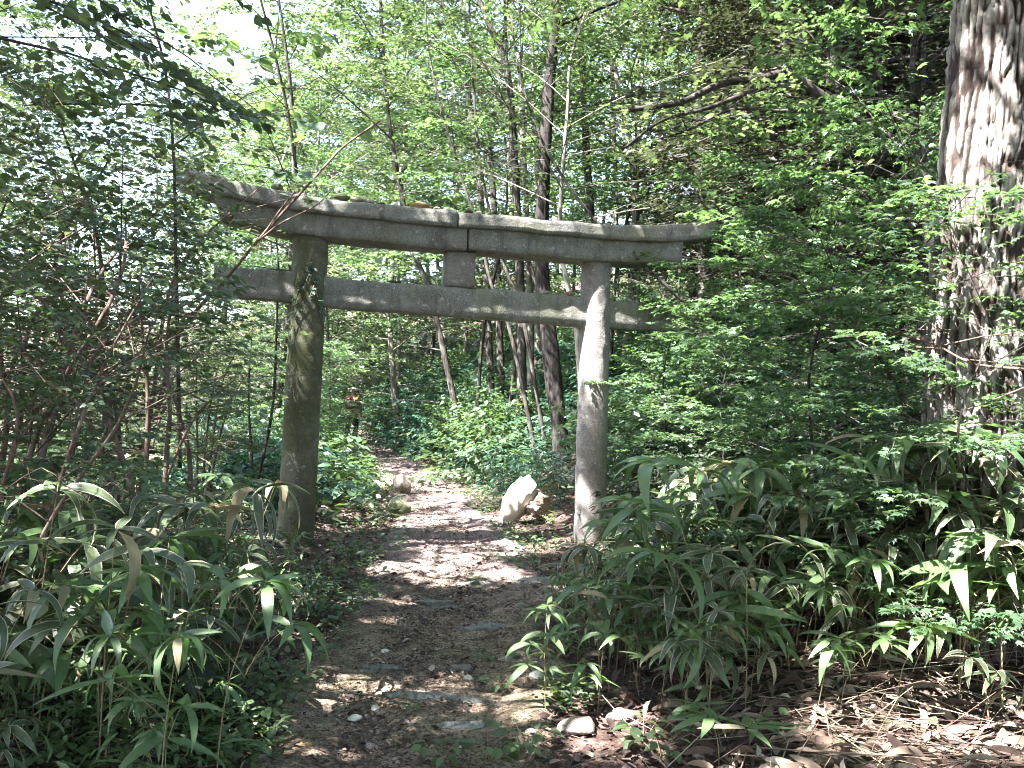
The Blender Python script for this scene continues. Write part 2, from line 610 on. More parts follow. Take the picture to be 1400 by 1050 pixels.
ROUND = disc_leaf(8)
HEART = mk([(0, .08, 0), (.22, -.06, .06), (.46, .12, .08), (.50, .42, .06), (.30, .76, .0), (0, 1.05, -.12), (-.30, .76, .0), (-.50, .42, .06), (-.46, .12, .08), (-.22, -.06, .06), (0, .45, -.02)],
           [(10, i, (i + 1) % 10) for i in range(10)])


# ------------------------------------------------------------------ sun and canopy gaps
SUN = norm(np.array([-.42, -.30, .86]))


def sunny(p):
    k = (p[2] - .5) / SUN[2]
    return p[0] - k * SUN[0], p[1] - k * SUN[1]


GAPS = []  # openings shaped in the leaves so sun flecks land on chosen spots
LPX, LPY = at(404, 748, 9.8)[:2]
for px_, py_, Y_, r_ in [(1300, 40, 5.3, .20), (1296, 150, 5.3, .18), (1286, 300, 5.3, .18), (1285, 385, 5.3, .2), (1288, 470, 5.3, .16), (545, 410, 9.9, .15), (632, 412, 9.95, .09), (505, 405, 9.8, .06), (585, 425, 9.9, .05),
                         (760, 428, 10.3, .06), (665, 330, 10.0, .06), (800, 385, 10.4, .06), (797, 470, 10.4, .10), (786, 640, 10.4, .05), (870, 425, 10.6, .04), (705, 680, 13.0, .35),
                         (1350, 760, 4.4, .30), (1270, 715, 4.6, .22), (1230, 235, 7.0, .26), (1100, 240, 7.6, .25), (1130, 345, 7.5, .22), (1170, 385, 7.0, .2), (1100, 470, 8.0, .2), (880, 470, 10.2, .35), (1315, 590, 5.2, .15),
                         (920, 520, 9.5, .3), (650, 545, 16, .7), (560, 520, 20, .8), (700, 500, 18, .6), (600, 610, 15, .5), (480, 700, 8.5, .2), (320, 660, 4.6, .2), (150, 760, 3.5, .2), (310, 790, 3.5, .22), (225, 880, 3.1, .2), (60, 700, 3.9, .22), (90, 950, 3.0, .2), (900, 750, 8.0, .25),
                         (980, 740, 6.5, .22), (1100, 640, 6.5, .25), (940, 660, 8.5, .3), (850, 640, 9.5, .3), (60, 360, 5.5, .2), (180, 440, 5.5, .16)]:
    GAPS.append((*sunny(at(px_, py_, Y_)), r_))
for x_, y_, r_ in [(-.62, 9.4, .24), (-.70, 10.25, .24), (-.85, 9.9, .15), (-.95, 12.9, .28), (-.55, 8.75, .18), (-.95, 8.9, .17), (-.2, 9.0, .16), (-.45, 8.1, .15), (-.75, 8.3, .12), (.05, 8.5, .12), (-1.1, 12.3, .28), (-1.5, 14.0, .34), (-1.3, 11.8, .2), (-2.0, 16.5, .45), (-2.6, 19.5, .5),
                   (-4.0, 24.5, .6), (.05, 9.7, .12), (.38, 4.75, .26), (.62, 4.35, .16), (2.4, 4.35, .3), (1.8, 4.15, .2), (2.9, 4.6, .25), (-.9, 6.6, .1)]:
    GAPS.append((*sunny((x_, y_, 0.0)), r_))


def open_share(u, v):
    """how much of the canopy is open above a spot of the floor"""
    f = np.full(np.shape(u), .06)
    f = f + .13 * np.exp(-((u - pc(v) + .15) / .7) ** 2) * sstep(7.0, 8.2, v)
    for zc in (.6, 1.3, 2.0, 2.7):
        gu, gv = sunny((LPX, LPY, zc))
        f = f - .4 * np.exp(-((u - gu) / .38) ** 2 - ((v - gv) / .38) ** 2)
    f = f + .25 * np.exp(-((u - 3.0) / 1.0) ** 2 - ((v - 4.3) / 1.0) ** 2)
    f = f + .28 * np.exp(-((u - .45) / .45) ** 2 - ((v - 4.7) / .6) ** 2)
    f = f + .25 * np.exp(-((u - .3) / .6) ** 2 - ((v - 12.6) / .8) ** 2)
    f = f + .10 * sstep(1.0, 3.0, u) * sstep(8, 10, v)
    f = f - .5 * np.exp(-((u - pc(v)) / 1.2) ** 2) * (1 - sstep(6.2, 7.4, v)) * (u < .2)
    return f


def shade_keep(p, spots=True):
    """leaves standing in a gap of the canopy are left out; light falls through in flecks"""
    k = (p[:, 2] - .5) / SUN[2]
    u, v = p[:, 0] - k * SUN[0], p[:, 1] - k * SUN[1]
    n = .5 + .5 * np.clip(1.1 * vnoise(u * 1.3, v * 1.3, 0, 91) + .65 * vnoise(u * 2.9, v * 2.9, 0, 92) + .15 * vnoise(u * 6.5, v * 6.5, 0, 93), -1, 1)
    keep = n > open_share(u, v) * 1.0 + .06
    if spots:
        wob = .35 * vnoise(u * 5, v * 5, 0, 95) + .25 * vnoise(u * 11, v * 11, 0, 96)
        for gu, gv, r in GAPS:
            m = (np.abs(u - gu) < 2 * r) & (np.abs(v - gv) < 2 * r)
            if m.any():
                d = np.hypot(u[m] - gu, v[m] - gv) / (r * 1.1 + .07)
                keep[m] &= d + wob[m] > 1
    return keep


# ------------------------------------------------------------------ branching
def pos_on(P, D, L, dr, t):
    q = P[:, None, :] + D[:, None, :] * (L[:, None] * t)[:, :, None]
    q[:, :, 2] -= (dr * L)[:, None] * t * t
    return q


def grow(S, n, tr, ratio, ang, rng, zj=.2, zk=.6, dr=.15):
    P, D, L, d0 = S
    N = len(P)
    t = tr[0] + (tr[1] - tr[0]) * (np.arange(n)[None, :] + rng.random((N, n))) / n
    q = pos_on(P, D, L, d0, t)
    sd = np.where((np.arange(n)[None, :] + rng.integers(0, 2, (N, 1))) % 2 == 0, 1, -1)
    a = sd * (ang + rng.normal(0, .22, (N, n)))
    a[:, -1] *= .25
    dx, dy, dz = D[:, 0:1], D[:, 1:2], D[:, 2:3]
    c, s = np.cos(a), np.sin(a)
    nd = np.stack([dx * c - dy * s, dx * s + dy * c, dz * zk + rng.normal(0, zj, (N, n))], -1)
    nd = norm(nd)
    l = L[:, None] * ratio * (1.15 - .6 * t) * rng.uniform(.75, 1.25, (N, n))
    return (q.reshape(-1, 3), nd.reshape(-1, 3), l.ravel(), rng.normal(dr, .06, N * n))


def wood(mb, S, ra, rb, seg=2, n=4):
    P, D, L, d0 = S
    ts = np.linspace(0, 1, seg + 1)
    Q = pos_on(P, D, L, d0, np.tile(ts, (len(P), 1)))
    ra = np.broadcast_to(ra, (len(P),))
    rb = np.broadcast_to(rb, (len(P),))
    for i in range(seg):
        prisms(mb, Q[:, i], Q[:, i + 1], ra * (1 - ts[i]) + rb * ts[i], ra * (1 - ts[i + 1]) + rb * ts[i + 1], n)


def leaves(mb, S, k, size, tmpl, rng, tilt=.35, ang=.9, t0=.15, keep=1.0, droop=.12, stalk=.25, world=None):
    P, D, L, d0 = S
    N = len(P)
    t = np.linspace(t0, 1, k)[None, :] + rng.normal(0, .04, (N, k))
    q = pos_on(P, D, L, d0, np.clip(t, .05, 1.02))
    sd = np.where((np.arange(k)[None, :] + rng.integers(0, 2, (N, 1))) % 2 == 0, 1, -1)
    a = sd * (ang + rng.normal(0, .25, (N, k)))
    a[:, -1] *= .2
    h = norm(np.stack([D[:, 0], D[:, 1], 0 * D[:, 0]], 1) + 1e-6)
    c, s = np.cos(a), np.sin(a)
    d = np.stack([h[:, 0:1] * c - h[:, 1:2] * s, h[:, 0:1] * s + h[:, 1:2] * c, rng.normal(-droop, .22, (N, k))], -1).reshape(-1, 3)
    up = np.stack([rng.normal(0, tilt, N * k), rng.normal(0, tilt, N * k), np.ones(N * k)], 1)
    q = q.reshape(-1, 3)
    sz = size * rng.uniform(.5, 1.35, N * k)
    d = norm(d)
    q = q + d * (sz * stalk)[:, None]
    if world is not None:
        m = shade_keep(q + world)
        q, d, up, sz = q[m], d[m], up[m], sz[m]
    if keep < 1:
        m = rng.random(len(q)) < keep
        q, d, up, sz = q[m], d[m], up[m], sz[m]
    if isinstance(tmpl, list):
        w = rng.integers(0, len(tmpl), len(q))
        for i, tm in enumerate(tmpl):
            m = w == i
            scatter(mb, tm, q[m], d[m], up[m], sz[m])
    else:
        scatter(mb, tmpl, q, d, up, sz)


def trunk_limbs(P, R, h0, n, length, elev, rng, prof='round', az=None):
    """limb starts up the trunk polyline from fraction h0"""
    f = h0 + (1 - h0) * (np.arange(n) + rng.random(n)) / n
    idx = f * (len(P) - 1)
    i = np.clip(idx.astype(int), 0, len(P) - 2)
    u = (idx - i)[:, None]
    q = P[i] * (1 - u) + P[i + 1] * u
    r = np.interp(f, np.linspace(0, 1, len(R)), R)
    if az is None:
        a = np.arange(n) * 2.4 + rng.normal(0, .35, n)
    else:
        a = az[0] + (rng.random(n) - .5) * az[1]
    s = (f - h0) / (1 - h0)
    if prof == 'round':
        l = length * (.45 + .75 * np.sin(PI * np.clip(s * .75 + .2, 0, 1)))
    elif prof == 'cone':
        l = length * (1.05 - .85 * s)
    else:
        l = length * np.ones(n)
    l = l * rng.uniform(.75, 1.2, n)
    e = elev + .5 * s + rng.normal(0, .15, n)
    d = np.stack([np.cos(a) * np.cos(e), np.sin(a) * np.cos(e), np.sin(e)], 1)
    return (q, d, l, rng.normal(.12, .05, n)), r


def pruned(S, base, r):
    P, D, L, d0 = S
    ok = shade_keep(P + D * L[:, None] * .35 + base) & shade_keep(P + D * L[:, None] * .7 + base)
    return (P[ok], D[ok], L[ok], d0[ok]), r[ok]


def build_tree(name, poly, radii, seed, bark, leafm, nl=14, nb=6, ntw=6, k=9, limb=2.6, elev=.35, h0=.4, leaf=.09, tmpl=LEAF_FAR,
               prof='round', sides=10, segs=26, rough=.12, flare=.25, tilt=.45, az=None, twigs=True, br=.55, tr=.5, ratio_r=.42, local=None, droop=.12, keep=1.0, zj=.25, gaps=True, prune=False):
    """trunk mesh (with limbs) and crown mesh about the tree's base"""
    rng = np.random.default_rng(seed)
    poly = np.asarray(poly, float)
    base = poly[0].copy() if local is None else np.asarray(local, float)
    poly = poly - base
    tm = MB()
    P, R = tube(tm, poly, radii, sides, segs, rough, 2.2, seed, flare=flare)
    S1, r1 = trunk_limbs(P, R, h0, nl, limb, elev, rng, prof, az)
    r1 = np.clip(r1 * ratio_r, .006, .2)
    wood(tm, S1, r1, r1 * .3, 4, 6)
    S2 = grow(S1, nb, (.25, 1), br, .8, rng, zj)
    r2 = np.clip(np.repeat(r1, nb) * .30, .004, .03)
    if prune:
        S2, r2 = pruned(S2, base, r2)
    wood(tm, S2, r2, r2 * .3, 2, 4)
    S3 = grow(S2, ntw, (.2, 1), tr, .75, rng, zj * .8)
    if gaps:
        S3, _ = pruned(S3, base, S3[2])
    cm = MB()
    if twigs:
        wood(tm, S3, .002, .001, 1, 3)
    leaves(cm, S3, k, leaf, tmpl, rng, tilt, droop=droop, keep=keep, world=base if gaps else None)
    return base, tm, cm


def put_tree(name, label, cat, base, tm, cm, bark, leafm, group=None):
    t = thing(name, label, cat, base, 0, group)
    obj('trunk', tm, M[bark], t, smooth=True)
    obj('crown', cm, M[leafm], t)
    return t


# ================================================================== SETTING
def build_ground():
    xs = np.concatenate([np.linspace(-90, -9, 40), np.linspace(-8.7, -3.2, 40), np.linspace(-3.1, 4.5, 150), np.linspace(4.7, 14, 50), np.linspace(15, 90, 40)])
    ys = np.concatenate([np.linspace(-14, 1.6, 24), np.linspace(1.7, 14, 190), np.linspace(14.2, 40, 110), np.linspace(42, 190, 50)])
    X, Y = np.meshgrid(xs, ys)
    Z = ground(X, Y)
    inp = sstep(.0, .3, pw(Y) / 2 + .12 - np.abs(X - pc(Y)))
    Z = Z - .05 * inp
    nx, ny = len(xs), len(ys)
    i, j = np.meshgrid(np.arange(ny - 1), np.arange(nx - 1), indexing='ij')
    q = np.stack([i * nx + j, i * nx + j + 1, (i + 1) * nx + j + 1, (i + 1) * nx + j], -1).reshape(-1, 4)
    mb = MB()
    mb.add(np.stack([X, Y, Z], -1).reshape(-1, 3), q.ravel(), np.full(len(q), 4))
    tag(obj('ground', mb, ground_material(), smooth=True), 'brown leaf covered forest floor rising to a wooded slope', 'ground', kind='structure')
    # path: a worn strip a little above the floor, ragged at both edges
    ys = np.concatenate([np.linspace(1.2, 14, 300), np.linspace(14.1, 44, 150)])
    vs = np.linspace(-1, 1, 41)
    V, Y = np.meshgrid(vs, ys)
    edge = 1 + .22 * fbm(np.sign(V) * 5 + 0 * Y, Y * 1.1, 0, 21, 4)
    X = pc(Y) + V * (pw(Y) / 2 + .12) * edge
    Z = ground(X, Y) + .012 + .018 * fbm(X * 5, Y * 5, 0, 31, 4) - .05 * np.maximum(np.abs(V) - .86, 0) / .14
    Z = Z + .02 * sstep(.3, .7, np.abs(V))
    nx, ny = len(vs), len(ys)
    i, j = np.meshgrid(np.arange(ny - 1), np.arange(nx - 1), indexing='ij')
    q = np.stack([i * nx + j, i * nx + j + 1, (i + 1) * nx + j + 1, (i + 1) * nx + j], -1).reshape(-1, 4)
    mb = MB()
    mb.add(np.stack([X, Y, Z], -1).reshape(-1, 3), q.ravel(), np.full(len(q), 4))
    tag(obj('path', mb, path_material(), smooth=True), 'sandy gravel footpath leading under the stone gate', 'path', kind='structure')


build_ground()

# ================================================================== TORII
TL = at(404, 748, 9.8)
TR = at(806, 745, 10.7)
TD = np.array([TR[0] - TL[0], TR[1] - TL[1], 0])
TD /= np.linalg.norm(TD)
TN = np.array([TD[1], -TD[0], 0])          # towards the camera
TB = np.array([TL[0], TL[1], gz(TL[0], TL[1])])


def uz(px, py, off=0.0):
    """photo pixel -> (along the gate, height) on the plane `off` in front of the gate's axis"""
    o = TB + TN * off
    d = ray(px, py)
    k = np.dot(o - EYE, TN) / np.dot(d, TN)
    p = EYE + d * k
    return np.array([np.dot(p - TB, TD), p[2] - TB[2]])


def line_uz(pts, off, n):
    q = np.array([uz(*p, off) for p in pts])
    Q, _ = resample(np.c_[q[:, 0], 0 * q[:, 0], q[:, 1]], np.ones(len(q)), n)
    return Q[:, 0], Q[:, 2]


def beam(top, bot, thick, seed, n=40, ch=.022, rough=.010):
    off = thick / 2
    ut, zt = line_uz(top, off, n)
    ub, zb = line_uz(bot, off, n)
    h = thick / 2
    rows = [(ch, 1, h), (0, 1 - 0, h - ch), ]
    # section ring (w across thickness, f 0 bottom..1 top), chamfered corners with extra rows on the faces
    ring = []
    for w, f in [(h, .06), (h, .3), (h, .5), (h, .72), (h, .94), (h - ch, 1), (0, 1), (-h + ch, 1), (-h, .94), (-h, .5), (-h, .06), (-h + ch, 0), (0, 0), (h - ch, 0)]:
        ring.append((w, f))
    k = len(ring)
    V = []
    for i in range(n):
        for w, f in ring:
            u = ub[i] * (1 - f) + ut[i] * f
            z = zb[i] * (1 - f) + zt[i] * f
            V.append(TD * u + TN * w + np.array([0, 0, z]))
    V = np.array(V)
    nz = fbm(V[:, 0] * 7, V[:, 1] * 7 + seed, V[:, 2] * 7, seed, 4)
    nz2 = fbm(V[:, 0] * 1.5, V[:, 1] * 1.5 + seed, V[:, 2] * 1.5, seed + 50, 3)
    V += TN * (rough * nz)[:, None] + np.array([0, 0, 1]) * (rough * 1.2 * nz2 + rough * .5 * nz)[:, None]
    i, j = np.meshgrid(np.arange(n - 1), np.arange(k), indexing='ij')
    jj = (j + 1) % k
    q = np.stack([i * k + j, (i + 1) * k + j, (i + 1) * k + jj, i * k + jj], -1).reshape(-1, 4)
    mb = MB()
    mb.add(V, np.concatenate([q.ravel(), np.arange(k), (n - 1) * k + np.arange(k)[::-1]]), np.concatenate([np.full(len(q), 4), [k, k]]))
    return mb


torii = thing('torii_gate', 'old grey stone shrine gate with upswept top lintel standing over the path', 'shrine gate', TB)
obj('top_lintel', beam([(238, 220), (290, 237), (340, 252), (400, 264), (450, 272), (520, 279), (625, 288)],
                       [(240, 248), (291, 264), (312, 269), (370, 281), (426, 291), (520, 301), (625, 311)], .58, 1), M['stone'], torii)
obj('top_lintel', beam([(627, 290), (700, 295), (760, 301), (830, 306), (900, 307), (940, 304), (981, 299)],
                       [(627, 311), (700, 315), (758, 320), (833, 327), (898, 330), (935, 328), (977, 324)], .58, 2), M['stone'], torii)
obj('lower_lintel', beam([(291, 262), (370, 280), (426, 290), (520, 299), (639, 311.5)],
                         [(300, 296), (359, 311), (398, 318), (449, 324), (520, 331), (638, 343)], .46, 3), M['stone'], torii)
obj('lower_lintel', beam([(641.5, 312), (700, 314), (758, 319), (833, 326), (898, 329), (935, 327)],
                         [(641.5, 341), (700, 346), (758, 350), (833, 357), (879, 359), (931, 358)], .46, 4), M['stone'], torii)
obj('tie_beam', beam([(293, 364), (396, 372), (500, 383), (611, 391), (758, 402), (837, 411), (928, 415)],
                     [(291, 405), (396, 413), (500, 424), (645, 434), (740, 441), (835, 449), (927, 453)], .21, 5, ), M['stone'], torii)
obj('strut', beam([(612, 342.5), (632, 343.5), (651, 344.5)], [(608.5, 391), (629, 392.5), (649, 394)], .25, 6, 12), M['stone_post'], torii)


def pillar(a, b, top_py, rb, rt, seed):
    u0, z0 = uz(*a)
    u1, z1 = uz(*b)
    k = (u1 - u0) / (z1 - z0)
    zt = uz(b[0], top_py, .23)[1] + .02
    ze = -.35
    P = [TD * (u0 + k * (z - z0)) + np.array([0, 0, z]) for z in np.linspace(ze, zt, 8)]
    rr = np.linspace(rb, rt, 8)
    mb = MB()
    tube(mb, P, rr, 48, 110, .028, 2.6, seed)
    return mb


obj('pillar', pillar((404, 735), (424.5, 340), 322, .200, .192, 11), M['stone_mossy'], torii, smooth=True)['label'] = 'moss stained pillar'
obj('pillar', pillar((806, 735), (814.5, 380), 355, .192, .178, 12), M['stone_post'], torii, smooth=True)


# ------------------------------------------------------------------ rocks
import bmesh


def rock(seed, sx, sy, sz, sub=3, flat=.0, rough=.28, sharp=2.0):
    bm = bmesh.new()
    bmesh.ops.create_icosphere(bm, subdivisions=sub, radius=1)
    v = np.array([x.co[:] for x in bm.verts])
    f = [[x.index for x in q.verts] for q in bm.faces]
    bm.free()
    r = np.random.default_rng(seed)
    for _ in range(9):                       # hewn facets
        nrm = norm(r.normal(size=(1, 3)))[0]
        lim = r.uniform(.62, .9)
        d = v @ nrm
        v = v - np.maximum(d - lim, 0)[:, None] * nrm
    v = v * (1 + rough * .35 * fbm(v[:, 0] * sharp + seed, v[:, 1] * sharp, v[:, 2] * sharp, seed, 4))[:, None]
    v = v * np.array([sx, sy, sz])
    mb = MB()
    mb.faces(v, f)
    return mb


ROCKS = []


def put_rock(label, cat, mat, p, sx, sy, sz, seed, rz=0, group=None, name='stone', sink=.3, tilt=0):
    o = obj(name, rock(seed, sx, sy, sz), M[mat], None, smooth=True, loc=(p[0], p[1], p[2] + sz * (1 - sink)), rot=(tilt, 0, rz))
    tag(o, label, cat, group)
    return o


def on_gate(px, py):
    u, z = uz(px, py, .2)
    return TB + TD * u + TN * .14 + np.array([0, 0, z])


TOPS = [((576, 283), .14, .09, .040, 'rubble_brown', 'flat ochre stone, the largest lying on the top lintel of the gate'),
        ((489, 275), .11, .08, .035, 'rubble', 'long pale stone at the left end of the rubble row on the top lintel'),
        ((468, 272), .10, .07, .042, 'stone_mossy', 'dark mossy stone beside the pale long stone on the top lintel'),
        ((507, 278), .05, .05, .030, 'rubble', 'small round pale stone right of the long pale stone on the lintel'),
        ((522, 280), .06, .05, .028, 'stone_mossy', 'small dark stone midway along the left half of the lintel'),
        ((540, 281), .05, .05, .032, 'pale_rock', 'small whitish stone just left of the flat ochre stone'),
        ((600, 286), .05, .05, .025, 'rubble', 'flat grey chip just right of the flat ochre stone'),
        ((613, 287), .05, .04, .028, 'pale_rock', 'whitish chip by the joint of the top lintel'),
        ((643, 291), .05, .04, .035, 'stone_mossy', 'dark pointed stone just past the joint of the top lintel'),
        ((656, 292), .04, .04, .026, 'rubble', 'small reddish stone in the trio right of the lintel joint'),
        ((670, 293), .05, .04, .020, 'stone_mossy', 'flattest dark stone of the trio right of the lintel joint'),
        ((379, 260), .07, .06, .055, 'stone_mossy', 'dark blocky stone alone on the rising left arm of the lintel'),
        ((760, 301), .035, .03, .035, 'pale_rock', 'bright white pebble balanced on the right half of the lintel')]
for i, (p, sx, sy, sz, m, lab) in enumerate(TOPS):
    put_rock(lab, 'stone', m, on_gate(*p), sx, sy, sz, 100 + i, RNG.uniform(-.4, .4) + .26, 'stones left on the gate')
for i, (p, sx, sy, sz, m, lab) in enumerate([((541, 387), .10, .06, .020, 'bark', 'thin dark slab lying on the tie beam left of the strut'),
                                             ((747, 402), .08, .06, .030, 'rubble', 'wedge shaped grey stone on the tie beam before the right pillar'),
                                             ((780, 404), .06, .05, .040, 'rubble_brown', 'ochre stone on the tie beam touching the right pillar'),
                                             ((380, 371), .16, .06, .022, 'bark', 'long dark slab on the left end of the tie beam')]):
    u, z = uz(*p, .05)
    put_rock(lab, 'stone', 'stone_mossy' if m == 'bark' else m, TB + TD * u + np.array([0, 0, z]), sx, sy, sz, 140 + i, .26, 'stones left on the gate')

# pale boulder and other stones by the path
def hit(px, py):
    """where the view ray meets the ground"""
    d = ray(px, py)
    for k in np.arange(1.5, 60, .03):
        p = EYE + d * k
        if p[2] <= ground(p[0], p[1]) + .01:
            return p
    return EYE + d * 60


b = hit(706, 716)
pr = obj('pale_boulder', rock(208, .20, .17, .42, 4, rough=.5), M['pale_rock'], None, True, loc=b + np.array([0, .1, .26]), rot=(.1, .38, .3))
tag(pr, 'tall pale sunlit boulder leaning beside the path beyond the right pillar', 'boulder')
pr = obj('pale_boulder', rock(209, .26, .20, .20, 4, rough=.5), M['rubble'], None, True, loc=b + np.array([.26, .22, .26]), rot=(.3, .35, .8))
tag(pr, 'grey brown boulder standing behind the right side of the tall pale boulder', 'boulder')
pr = obj('brown_rock', rock(204, .16, .14, .10, 4, rough=.8), M['rubble'], None, True, loc=b + np.array([.24, .05, .18]), rot=(0, .2, .8))
tag(pr, 'brown rock wedged at the right foot of the leaning pale boulder', 'rock')
b = hit(545, 703)
tag(obj('mossy_stone', rock(205, .16, .14, .17, 4), M['moss_rock'], None, True, loc=b + np.array([0, .05, .09])), 'yellow green mossy stone on the left edge of the path', 'stone')
b = hit(548, 676)
tag(obj('stone_stub', rock(206, .16, .15, .22, 4), M['rubble'], None, True, loc=b + np.array([0, .1, .16])), 'grey upright stone stub behind the mossy stone on the path', 'stone')
b = hit(520, 668)
tag(obj('mossy_stone', rock(207, .28, .2, .14, 4), M['moss_rock'], None, True, loc=b + np.array([0, .1, .03])), 'low dark mossy rock left of the grey stone stub', 'stone')

STEPS = [((610, 958), .34, .075, 'longest pale step stone crossing the lower part of the path'),
         ((545, 957), .12, .07, 'short grey step stone left of the longest pale step stone'),
         ((612, 998), .27, .06, 'whitish worn step stone nearest the camera on the path'),
         ((520, 916), .20, .07, 'dark step stone sunk in the left side of the path'),
         ((625, 918), .12, .07, 'small dark step stone in the middle of the path'),
         ((600, 828), .26, .08, 'broad pale step stone in the sun flecks on the path'),
         ((672, 860), .24, .16, 'flat mossy slab set in the right side of the path'),
         ((700, 968), .2, .07, 'dark step stone at the right edge of the path'),
         ((745, 795), .28, .12, 'wide mossy slab where the path meets the right pillar'),
         ((655, 800), .25, .10, 'greenish step slab under the middle of the gate')]
for i, (p, sx, sy, lab) in enumerate(STEPS):
    q = hit(*p)
    o = obj('step_stone', rock(300 + i, sx * .92, sy * .8, .06, 4, rough=1.0, sharp=3.2), M['step_stone'], None, True, loc=(q[0], q[1], q[2] - .022), rot=(RNG.normal(.12, .1), RNG.normal(0, .06), RNG.uniform(-.15, .15)))
    tag(o, lab, 'step stone', 'stones set across the path')
PST = [((418, 1025), .055, 'rubble_brown', 'tan angular stone at the bottom left corner of the path'),
       ((512, 972), .035, 'pale_rock', 'white pebble left of the long step stone'),
       ((486, 985), .04, 'pale_rock', 'white elongated stone on the left of the path near the camera'),
       ((525, 893), .04, 'pale_rock', 'white stone just above the dark sunken step stone'),
       ((598, 890), .035, 'rubble', 'grey pebble in the middle of the path above the steps'),
       ((640, 930), .04, 'pale_rock', 'white pebble behind the longest step stone'),
       ((556, 822), .06, 'rubble', 'pinkish stone left of the broad pale step stone'),
       ((505, 1025), .04, 'rubble', 'grey flat stone at the bottom of the path'),
       ((690, 905), .05, 'rubble', 'brown grey stone on the right side of the path'),
       ((735, 930), .07, 'pale_rock', 'pale stone under the bamboo at the right path edge'),
       ((790, 1000), .13, 'rubble', 'large sun bleached stone at the lower right of the path'),
       ((850, 985), .08, 'rubble', 'second sun bleached stone, just right of the largest one'),
       ((590, 790), .07, 'rubble', 'rough stone on the left of the path under the gate'),
       ((720, 765), .06, 'rubble', 'small stone left of the right pillar foot'),
       ((470, 930), .05, 'rubble', 'half buried stone on the left verge of the path')]
for i, (p, s, m, lab) in enumerate(PST):
    put_rock(lab, 'stone', m, hit(*p), s, s * .75, s * (.5 if s < .1 else .28), 330 + i, RNG.uniform(0, 3), 'loose stones on the path', 'stone', sink=.45)

# ================================================================== TREES TRACED FROM WHERE THEY STAND
def px_tree(name, label, pts, Y, w, height, bark, leafm, seed, group, lean_y=0.0, dead=False, **kw):
    P = np.array([at(px, py, Y + lean_y * i / len(pts)) for i, (px, py) in enumerate(pts)])
    # down to the floor and up to full height
    d0 = norm(P[0] - P[1])
    if d0[2] < -.2:
        g = gz(P[0][0], P[0][1])
        k = 0
        q = P[0].copy()
        while q[2] > gz(q[0], q[1]) - .15 and k < 400:
            q = q + d0 * np.array([.55, .3, 1]) * .05
            k += 1
        if k > 4:
            P = np.vstack([q, P])
        else:
            P[0] = q
    top = P[-1]
    up = norm(P[-1] - P[-2])
    if top[2] < P[0][2] + height:
        rem = P[0][2] + height - top[2]
        dd = norm(up * np.array([.6, .6, 1]))
        P = np.vstack([P, top + dd * rem * .5, top + dd * rem + np.array([.2, .1, 0])])
    r0 = w * Y / F / 2
    R = np.linspace(r0, r0 * .35, len(P)) if height > 5 else np.linspace(r0, r0 * .6, len(P))
    base, tm, cm = build_tree(name, P, R, seed, bark, leafm, **kw)
    return put_tree(name, label, 'tree', base, tm, cm, bark, leafm, group)


